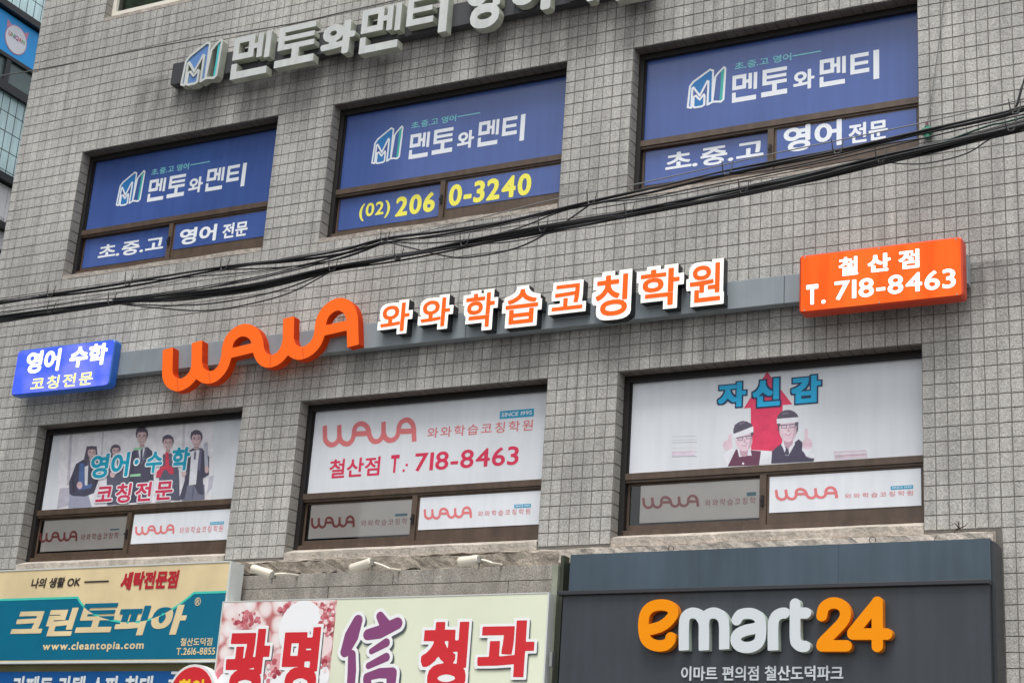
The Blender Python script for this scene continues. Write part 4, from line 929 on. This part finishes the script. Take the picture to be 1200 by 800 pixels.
for ch, bl, tr in (('광', (260, 817), (319.3, 736)), ('명', (326, 817), (377, 734)), ('청', (490, 812), (550.5, 727.5)), ('과', (558, 793), (628, 726))):
    triple(mb, T(ch, bl, tr, dB, w=.045, sq=True), dB, 0, .045)
zh = lambda x, y: at(380 + x / 4, 620 + y / 4, dB)
BR = [([(158, 425), (128, 500), (98, 572)], [.05, .075, .05]), ([(130, 585), (130, 660), (120, 800)], [.04, .045, .04]), ([(262, 405), (285, 445)], [.04, .055]), ([(205, 492), (260, 480), (342, 440)], [.05, .06, .055]),
      ([(222, 570), (290, 530)], [.028, .04]), ([(208, 638), (290, 598)], [.03, .04]), ([(200, 700), (215, 800)], [.04, .04]), ([(200, 690), (260, 672), (318, 672), (305, 800)], [.035, .045, .05, .045]), ([(215, 800), (305, 795)], [.04, .04])]
S = [([zh(*q) for q in p], r, False, False) for p, r in BR]
for iso, dd, mi, off in ((.03, .0, 2, (.016, -.016)), (.03, .0008, 1, (0, 0)), (0, .0016, 3, (0, 0))):
    s = strokes_shape(S, res=150, iso=iso); s[0] = s[0] + np.array(off); put(mb, [s], dB + dd, mf=mi)
mb.build('lettering', [RED, mat('banner white print', (238, 238, 238), .5), SHD, PUR], e)

# laundry sign
dC = .30
e = empty('laundry_sign', (-12.6, -.2, 3.3), 'cream and teal laundry sign board with cut out cream letters', 'shop sign')
x0 = XL - .5; x1 = at(266, 690, dC)[0]; z1 = (at(0, 670, dC)[1] + at(267, 658, dC)[1]) / 2; z0 = (at(0, 777, dC)[1] + at(250, 770.5, dC)[1]) / 2
print('laundry', at(0, 670, dC), at(267, 658, dC), at(0, 777, dC), at(250, 770.5, dC))
CRE = mat('aged cream sheet', (224, 203, 160), .45, mottle=.12, mscale=2.5); TEAL = mat('teal print', (0, 104, 134), .4, mottle=.05); MINT = mat('mint print', (70, 200, 180), .5); DRK = mat('dark brown print', (50, 42, 42), .5)
m = MB(); m.box(x0, x1, -dC, -.1, z0, z1); m.build('board', CRE, e)
m = MB(); m.box(x0, x1, -dC - .006, -.1, z0 - .02, z0 - .001); m.box(x1 + .001, x1 + .02, -dC - .006, -.1, z0 - .02, z1 + .01); m.box(x0, x1, -dC - .006, -.1, z1 + .001, z1 + .014); m.build('edge_trim', ALU, e)
zq = lambda x, y: at(x / 4.2857, 620 + y / 4.2857, dC)
arc = [zq(*p) for p in smooth([(392, 345), (415, 380), (455, 415), (520, 445), (600, 463), (660, 466), (740, 456), (820, 425), (890, 385), (950, 340)], 3)]
zL = zq(150, 349)[1]; zR_ = zq(1040, 316)[1]; xcut = x1 - .006
top = [(x0 + .01, zL), (arc[0][0], zL)] + arc + [(zq(975, 320)[0], zR_), (xcut, zR_)]
m = MB(); poly(m, [(x0 + .01, z0 + .012), (xcut, z0 + .012)] + top[::-1], dC + .002, 0); m.build('teal_field', TEAL, e)
mb = MB(); put(mb, [strokes_shape([(top, .011, False, False)], res=500)], dC + .0035, mf=0); mb.build('mint_line', MINT, e)
AX = np.array([p[0] for p in top]); AZ = np.array([p[1] for p in top])
def below(X, Z): return (Z - np.interp(X, AX, AZ)) * 8
def above(X, Z): return -(Z - np.interp(X, AX, AZ)) * 8
mb = MB(); t = T('크린토피아', (11.7, 746.5), (221.7, 703.5), dC, w=.05, sq='b', shear=.14, track=.03)
put(mb, t.shapes(0, below), dC + .005, mf=0); put(mb, t.shapes(0, above), dC + .005, mf=1)
put(mb, T('www.cleantopia.com', (49.5, 764), (169.6, 750.5), dC, w=.03, track=.03).shapes(), dC + .005, mf=0)
put(mb, T('철산도덕점', (211.2, 756.5), (249.7, 746.5), dC, w=.02).shapes(), dC + .005, mf=0); put(mb, T('T.2616-8855', (206.5, 767), (253, 758), dC, w=.02).shapes(), dC + .005, mf=0)
put(mb, T('®', (228, 709.5), (236.3, 699.5), dC, w=.01).shapes(), dC + .005, mf=0)
put(mb, T('나의 생활 OK', (36.2, 689), (95.2, 675), dC, w=.03, shear=.12).shapes(), dC + .005, mf=2)
a, b = zq(425, 264), zq(548, 262); poly(mb, [(a[0], a[1] - .008), (b[0], a[1] - .008), (b[0], a[1] + .008), (a[0], a[1] + .008)], dC + .005, 2)
put(mb, T('세탁전문점', (140.7, 691), (211.2, 667.5), dC, w=.045, shear=.1, sq=True).shapes(), dC + .005, mf=3)
mb.build('lettering', [CRE, TEAL, DRK, mat('deep red print', (178, 30, 44), .5)], e)
# awning strip and blue sign below
zs_ = z0 - .02
e = empty('blue_shop_sign', (-12.6, -.15, 2.8), 'deep blue sign board with white korean letters cut by the frame bottom', 'shop sign')
xq1 = at(256, 795, .26)[0]; zq1 = (at(0, 789, .26)[1] + at(240, 783, .26)[1]) / 2
m = MB(); m.box(XL - .5, xq1, -.26, -.05, 2.8, zq1); m.build('board', mat('royal blue sheet', (14, 84, 150), .4, mottle=.06), e)
m = MB(); m.box(XL - .5, xq1 - .02, -.245, -.05, zq1 + .002, z0 - .024); m.build('awning_strip', mat('olive painted steel', (104, 100, 62), .6, mottle=.15), label='olive steel strip between the laundry sign and the blue sign below', cat='awning')
mb = MB(); put(mb, T('카페트 카텐 스파 최대', (12, 818), (180, 791), .266, w=.035).shapes(), .266, mf=0); put(mb, T('규모', (196, 808), (236, 786), .266, w=.035).shapes(), .266, mf=0); mb.build('lettering', mat('pale lettering', (214, 220, 222), .5), e)
# round red projecting disc
c = at(224, 812, .42); m = MB(); m.disc(c, .27, -.42, -.30); m.cur = 1; m.disc(c, .245, -.424, -.419); dsk = empty('round_sign', (c[0], -.3, c[1] - .27), 'round red disc sign with a white rim in front of the blue sign', 'sign')
m.build('disc', [mat('white rim', (224, 222, 220), .45), RED], dsk)
mb = MB(); put(mb, T('할인', (208, 816), (240, 795), .428, w=.04).shapes(), .428, mf=0); mb.build('lettering', mat('yellow lettering', (238, 200, 40), .5), dsk)
m = MB(); m.box(c[0] - .03, c[0] + .03, -.3, -.262, c[1] - .05, c[1] + .05); m.build('bracket', DKT, dsk)

# post between the two shop signs
px_ = at(652, 690, .2)[0]
p = empty('corner_post', (px_, -.2, .14), 'weathered steel post between the cream sign and the dark fascia', 'post')
m = MB(); m.box(px_ - .03, px_ + .025, -.24, -.17, .14, at(652, 662, .2)[1]); m.build('post', mat('weathered steel', (132, 136, 120), .5, mottle=.3, mscale=4), p, bevel=.004)
m = MB(); m.box(px_ + .027, px_ + .06, -.2, -.04, .14, at(658, 652, .15)[1]); m.build('backing_strip', mat('dark green steel', (52, 58, 46), .7, mottle=.4, mscale=3), p)  # dark greenish strip filling the gap beside the post

# ------------------------------------------------------------------ small spotlights
CRW = mat('cream enamel', (222, 214, 198), .5, mottle=.08)
def P3(px, py, d): x, z = at(px, py, d); return Vector((x, -d, z))
for (a, b, c_, lab) in (((295.6, 665.5), (318.7, 673), (336.7, 672), 'cream spotlight tube pointing left beside the laundry sign'), ((435.7, 658), (411, 666.5), (457, 666), 'cream spotlight tube at the middle of the stained band'), ((561, 655), (537.5, 658.5), (577.5, 659.5), 'cream spotlight tube nearest the dark shop fascia')):
    A, B = P3(*a, .22), P3(*b, .22); C_ = P3(*c_, .2); mid = (A if a[0] > b[0] else B) 
    sp = empty('spotlight', tuple((A + B) / 2), lab, 'spotlight', 'spotlights over the fruit shop sign')
    dr = (B - A); m = MB(); m.tube([A, A + dr * .08, A + dr * .5, A + dr * .92, B], [.034, .042, .042, .045, .036], 14); m.build('lamp_body', CRW, sp, smooth=False)
    m = MB(); m.tube([mid, mid + (C_ - mid) * .5 + Vector((0, 0, .004)), C_], .012, 6); m.tube([C_, Vector((C_.x, -.03, C_.z + .02))], .012, 6); m.build('arm', CRW, sp)
    m = MB(); m.box(mid.x - .012, mid.x + .03, mid.y - .03, mid.y + .03, mid.z - .035, mid.z + .02); m.box(mid.x, mid.x + .012, mid.y - .008, mid.y + .008, mid.z - .085, mid.z - .035); m.build('bracket', mat('grey zinc', (140, 138, 130), .5), sp)

# eye bolts on the ledge
BLKM = mat('black cable sheath', (22, 22, 25), .5); RUST = mat('rusty wire', (72, 62, 54), .7)
for (x, y, lab) in ((786, 642.5, 'thin wire ring on the ledge above the left part of the dark fascia'), (1022.5, 632.5, 'thin wire ring on the ledge above the orange numerals'), (1099, 632, 'bent wire hook at the right end of the cream ledge')):
    c = P3(x, y, .13); m = MB(); n = 12 if x < 1090 else 7; r = .026
    m.tube([c + Vector((r * math.sin(2 * math.pi * k / 12 + 2.9), .004 * k / n, r * math.cos(2 * math.pi * k / 12 + 2.9))) for k in range(n)], .0035, 5); m.tube([c + Vector((0, 0, -r)), c + Vector((0, .06, -r - .05))], .0035, 5)
    m.build('wire_ring', RUST, label=lab, cat='ring', group='wire rings on the ledge')

# ------------------------------------------------------------------ cables
CY_ = 2.6
def cable(name, pts, r, label, material=BLKM, d=CY_, sag=0, grp='cables crossing the facade', ties=(), strands=1, spread=.0, seed=0, dd=None, parent=None):
    R = random.Random(seed); P = [np.array(q) for q in pts]
    if pts[0][0] <= 0: P.insert(0, P[0] + (P[0] - P[2]) / (P[2] - P[0])[0] * 520)
    if pts[-1][0] >= 1199: P.append(P[-1] + (P[-1] - P[-3]) / (P[-1] - P[-3])[0] * 420)
    S = smooth(P, 6); W = [P3(x, y, d) for x, y in S]
    m = MB()
    for k in range(strands):
        ph = R.uniform(0, 6.28); ph2 = R.uniform(0, 6.28); fr = R.uniform(.8, 1.6); pp = []
        for w__ in W:
            t = w__.x
            o = Vector((0, math.sin(t * fr + ph), math.cos(t * fr * .9 + ph2))) * spread if strands > 1 else Vector((0, 0, 0))
            pp.append(w__ + o)
        m.tube(pp, r * (R.uniform(.7, 1.1) if strands > 1 else 1), 6)
    o = m.build(name, material, label=label, cat='cable', group=grp)
    for (x, y) in ties:
        c = P3(x, y, d); tm = MB(); R2 = random.Random(int(x))
        a = R2.uniform(.012, .03)
        tm.tube([c + Vector((-.035 - a * .3, -.02, .075 + a)), c + Vector((-.028, -.03, .01)), c + Vector((-.01, -.035, -.032)), c + Vector((.02, -.03, -.03)), c + Vector((.034, -.02, .01)), c + Vector((.04, -.01, .08))], [.003, .005, .008, .009, .005, .003], 5)
        tm.build('cable_tie', BLKM, o)
    return o
GRN = mat('dark green sheath', (18, 62, 52), .5)
cable('lashed_cable', [(-20, 357), (0, 354.2), (61, 345.5), (152, 332.8), (264, 314.7), (340, 306), (400, 296), (452, 282), (520, 272), (590, 259), (694, 236.5), (770, 221), (853, 202.5), (920, 189.5), (982, 177.8), (1083, 155.5), (1140, 143), (1190, 131), (1225, 121)], .0085, 'upper black cable lashed with small hooks across the blue windows', strands=4, spread=.016, seed=2,
      ties=((61, 345), (152, 332.5), (264, 314.5), (452, 281.8), (694, 236.8), (853, 202.5), (982, 177.8), (1190, 131)))
cable('cable_bundle', [(-20, 377), (0, 373.8), (61, 365), (132, 354.5), (200, 348), (292, 337.5), (391, 315.5), (468, 301.7), (545, 286.3), (637, 269), (738, 250), (819, 235), (872, 224.5), (955, 206.5), (1033, 187.5), (1100, 173), (1150, 161), (1225, 143)], .0095, 'thick lower bundle of black cables running the width of the facade', strands=8, spread=.022, seed=4, d=CY_ - .1,
      ties=((61, 364.5), (132, 354), (391, 315), (468, 301.5), (545, 286), (637, 268.5), (738, 249.5), (872, 224), (1033, 187.5), (1185, 151)))
cable('cable_bundle', [(780, 243), (819, 234.5), (872, 222.5), (955, 204.5), (1033, 186), (1100, 169.5), (1150, 157), (1225, 138)], .009, 'second black bundle joining the thick one at the right', strands=6, spread=.022, seed=9, d=CY_ - .16)
cable('green_cable', [(330, 328), (391, 314.5), (468, 299.8), (545, 284.5), (637, 266.8), (738, 248), (819, 232), (900, 215), (1033, 183.5), (1100, 168), (1160, 147), (1225, 130)], .0075, 'dark green sheathed cable riding on the thick bundle', GRN, d=CY_ - .14)
thin = [
 ([(0, 352), (61, 343.5), (152, 331), (230, 324), (300, 318), (369, 307), (452, 280)], .0045, 'hair thin strand above the upper lashed cable at the left'),
 ([(264, 316), (320, 314), (369, 309), (410, 300), (452, 284)], .006, 'strand sagging just under the upper lashed cable before the second hook'),
 ([(132, 351), (220, 341), (300, 325), (380, 305), (452, 282)], .004, 'hair thin strand rising beside the slack strand at the left'),
 ([(545, 287), (600, 283), (650, 272), (738, 251)], .005, 'short strand under the thick bundle below the phone number'),
 ([(853, 205), (905, 199), (960, 188), (1033, 170), (1083, 162)], .005, 'sagging strand just below the lashed cable at the rightmost window'),
 ([(132, 352), (200, 343.5), (283, 330.5), (369, 310.5), (420, 295.5), (452, 282.5)], .006, 'slack black strand rising to the second lashing hook'),
 ([(0, 366), (100, 352.5), (170, 346), (283, 328), (350, 313), (452, 283.5)], .005, 'thin grey strand just above the lower bundle at the left'),
 ([(132, 355.5), (198.7, 362.2), (241, 363.8), (284, 358), (340, 343), (391, 316)], .0055, 'drooping strand hanging lowest below the lower bundle'),
 ([(132, 355), (200, 358), (260, 354), (330, 339.5), (391, 316)], .006, 'second drooping strand between the lower bundle and the lowest loop'),
 ([(132, 353), (200, 352.5), (262, 345), (330, 329.5), (391, 314)], .008, 'heavier strand just under the slack strand at the left'),
 ([(452, 283), (480, 290), (520, 299.5), (550, 301.5), (607, 290), (653, 266), (694, 238)], .0065, 'loose loop dipping below the phone number window'),
 ([(452, 283), (500, 285), (560, 279), (610, 266.5), (650, 250.5), (694, 237.5)], .006, 'strand from hook to hook under the phone number window'),
 ([(452, 281), (520, 277), (590, 263.5), (640, 252), (694, 236)], .005, 'tight strand under the upper lashed cable in the middle'),
 ([(694, 238), (760, 232), (800, 223.5), (900, 203.5), (1000, 182), (1083, 162), (1150, 146), (1225, 128)], .0055, 'thin strand below the lashed cable at the right'),
 ([(694, 245), (800, 227), (900, 206.5), (1000, 188), (1060, 180), (1150, 158)], .004, 'faint strand between the two bundles at the right'),
 ([(1033, 190), (1080, 192), (1130, 181), (1160, 163), (1185, 150)], .005, 'small loop below the bundle near the right edge'),
]
for i, (p, r, lab) in enumerate(thin): cable('slack_cable', p, r, lab, d=CY_ - .02 * i, seed=i)
GWI = mat('grey wire', (120, 120, 118), .5)
cable('overhead_wire', [(-20, 92.5), (0, 89.4), (56.8, 79.5), (142, 63), (227, 46.8), (340, 28.4), (400, 15), (480, -3), (560, -22)], .0055, 'single grey wire crossing the top left corner', mat('mid grey wire', (92, 92, 90), .5), d=3.2)
cable('overhead_wire', [(-20, 372), (130, 345), (310, 307), (420, 287), (520, 266), (653, 233), (740, 217), (820, 199.5), (900, 181.5), (1000, 161), (1083, 143.5), (1199, 116.5), (1230, 108)], .0045, 'thin pale wire drawn across the blue windows above the lashed cable', GWI, d=2.3)
# vertical wire with green insulator on the wall
e = empty('drop_wire', tuple(P3(1087, 155, .03)), 'thin grey drop wire on the tiles ending in a green insulator', 'wire')
m = MB(); m.tube([P3(x, y, .03) for x, y in ((1107, -12), (1105, 10), (1099, 60), (1093, 105), (1087, 146))], .004, 5); m.build('wire', GWI, e)
m = MB(); c = P3(1086.5, 154.5, .05); m.tube([c + Vector((-.05, 0, -.01)), c + Vector((-.03, 0, 0)), c + Vector((.03, 0, .006)), c + Vector((.05, 0, -.004))], [.02, .036, .04, .022], 8); m.tube([c + Vector((0, 0, .05)), c + Vector((0, 0, -.06))], [.022, .03], 8); m.build('insulator', mat('green plastic', (20, 110, 84), .4), e)
m = MB(); c = P3(1086, 145, .05); m.box(c.x - .01, c.x + .01, c.y - .01, c.y + .01, c.z - .02, c.z + .02); m.build('clip', mat('dark pink clip', (110, 60, 80), .5), e)
# bracket with wire at right edge
m = MB(); m.tube([P3(1188, 131, 2.4), P3(1193, 120, 2.4), P3(1197, 104, 2.4), P3(1201, 92, 2.4)], .009, 6); m.build('cable_hook', BLKM, label='black hook rising from the cables at the right edge', cat='hook')
# dead creeper scrap on the ledge
m = MB(); R = random.Random(3); c = P3(1124, 619, .05)
for _ in range(9):
    a = R.uniform(0, 6.28); l = R.uniform(.03, .09); m.tube([c, c + Vector((math.cos(a) * l * .6, -.02, math.sin(a) * l * .6 + .01)), c + Vector((math.cos(a + .4) * l, -.01, math.sin(a + .4) * l))], [.005, .004, .002], 4)
m.build('dry_twig', mat('dry brown stem', (70, 54, 50), .9), label='small tangle of dry stems stuck on the tiles above the ledge end', cat='twig')

# ------------------------------------------------------------------ neighbouring building across the alley (its side faces us)
XN = -18.2
def atn(px, py, off=0.0):
    v = CF * FPX + CR * (px - 600) - CU * (py - 400); t = (XN + off - CAM.x) / v.x
    return (CAM.y + v.y * t, CAM.z + v.z * t)
nb = empty('neighbour_building', (XN - 5, 4, .14), 'teal tiled building across the alley at the left edge', 'building')
m = MB(); m.box(XN - 8, XN, -14, 14, .14, 22); m.build('wall', mat('teal grout', (70, 84, 86), .9), nb)
y_, z_ = atn(30, 25); y2, z2 = atn(31, 280)
print('neigh', (y_, z_), (y2, z2), atn(0, 10), atn(0, 62), atn(0, 93), atn(0, 208), atn(0, 222), atn(0, 265), atn(0, 300))
def zn(y): return atn(0, y)[1]
Z = dict(led=(zn(10), zn(2)), band=(zn(61), zn(12)), win=(zn(95), zn(66)), led2=(zn(214), zn(205)), w1=(zn(262), zn(216)), gap=(zn(271), zn(263)), w2=(zn(293), zn(272)))
tl = MB(); pw, ph = .155, .30; NT = mat('teal glazed tile', (208, 236, 240), .35, mottle=.1, mscale=.8, streak=.1)
bands = [(Z['led'][1], 21.5), (Z['led2'][1], Z['win'][0] - .12), (1, Z['w2'][0] - .05)]
for (za, zb2) in bands:
    z = zb2
    while z > za:
        lo = max(z - ph, za); y = -3.
        if z > 3 and z < 16:
            while y < 8:
                o_ = random.uniform(-.002, .002); tl.quad((XN + .008 + o_, y + .007, lo + .007), (XN + .008 - o_, y + pw - .007, lo + .007), (XN + .008 + o_, y + pw - .007, z - .007), (XN + .008 - o_, y + .007, z - .007)); y += pw
        z = lo - (0 if lo > za else 1)
tl.build('tile_field', NT, nb, kind='stuff')
dkf = mat('dark window metal', (44, 44, 48), .5)
for n_, k in (('led', 'cornice'), ('led2', 'cornice'), ('gap', 'cornice')):
    a, b = Z[n_]; m = MB(); m.box(XN, XN + .14, -12, 12, a, b); m.build(k, dkf, nb)
a, b = Z['band']; m = MB(); m.box(XN, XN + .05, -12, 12, a, b); m.build('sign_band', mat('azure sign sheet', (20, 158, 236), .35, mottle=.04), nb, 'azure blue sign band with a white roundel')
a, b = Z['win']
wn_ = MB()
for y0 in np.arange(-6, 8, 1.35): wn_.box(XN, XN + .07, y0 - .05, y0 + .05, a, b)
wn_.box(XN, XN + .08, -12, 12, a - .14, a - .001); wn_.box(XN, XN + .08, -12, 12, b + .001, b + .06)
wo_ = wn_.build('window', dkf, nb); m = MB(); m.quad((XN + .03, -12, a), (XN + .03, 12, a), (XN + .03, 12, b), (XN + .03, -12, b)); m.build('glass_pane', mat('grey green glass', (96, 112, 112), .12, mottle=.15, mscale=1), wo_)
for kk_ in ('w1', 'w2'):
    a, b = Z[kk_]; m = MB()
    for y0 in np.arange(-6, 8, 1.1): m.box(XN, XN + .05, y0 + .006, y0 + 1.094, a, b)
    m.build('white_panel_band', mat('white panel', (244, 242, 244), .4, mottle=.04), nb)
cy, cz = atn(19, 47, .06); R0 = .235
rd = MB(); n = 30; rt = MB()
def ring(mb, r, off, mi=0, a0=0, a1=360, c=(cy, cz)):
    k = len(mb.v); N = 30
    for j in range(N):
        an = 2 * math.pi * j / N; mb.v.append((XN + off, c[0] + r * math.cos(an), c[1] + r * math.sin(an)))
    mb.f.append(tuple(range(k, k + N))); mb.mi.append(mi)
ring(rd, R0, .054, 1); ring(rd, R0 * .94, .057, 0)
for sgn in (-1, 1):
    k = len(rd.v); 
    for (u, v_) in ((.5, .78), (.95, .45), (.98, 1.05)): rd.v.append((XN + .053, cy + sgn * u * R0, cz + v_ * R0))
    rd.f.append((k, k + 1, k + 2)); rd.mi.append(1)
rd.build('roundel', [mat('roundel white', (226, 226, 234), .4), mat('roundel rose edge', (206, 140, 170), .4)], nb)
tn = Text('UNIQAN', (cy - .17, cz - .01), (cy + .18, cz + .075), w=.02); mb = MB(); n0 = 0
for q_, s in enumerate(tn.shapes()):
    k = len(mb.v); mb.v += [(XN + .06, float(x), float(z)) for x, z in s[0]]
    for f in s[1]: mb.f.append(tuple(k + int(i) for i in f)); mb.mi.append(q_ % 4)
mb.build('lettering', [mat('rl red', (206, 90, 80), .5), mat('rl green', (110, 180, 120), .5), mat('rl blue', (70, 90, 170), .5), mat('rl magenta', (190, 60, 130), .5)], nb)
yy, zz = atn(2, 256, .06); tn = Text('you ha', (yy - .2, zz - .07), (yy + .35, zz + .06), w=-.015, shear=.25); mb = MB()
for s in tn.shapes():
    k = len(mb.v); mb.v += [(XN + .056, float(x), float(z)) for x, z in s[0]]
    for f in s[1]: mb.f.append(tuple(k + int(i) for i in f)); mb.mi.append(0)
mb.build('lettering', mat('grey script', (130, 130, 140), .5), nb)
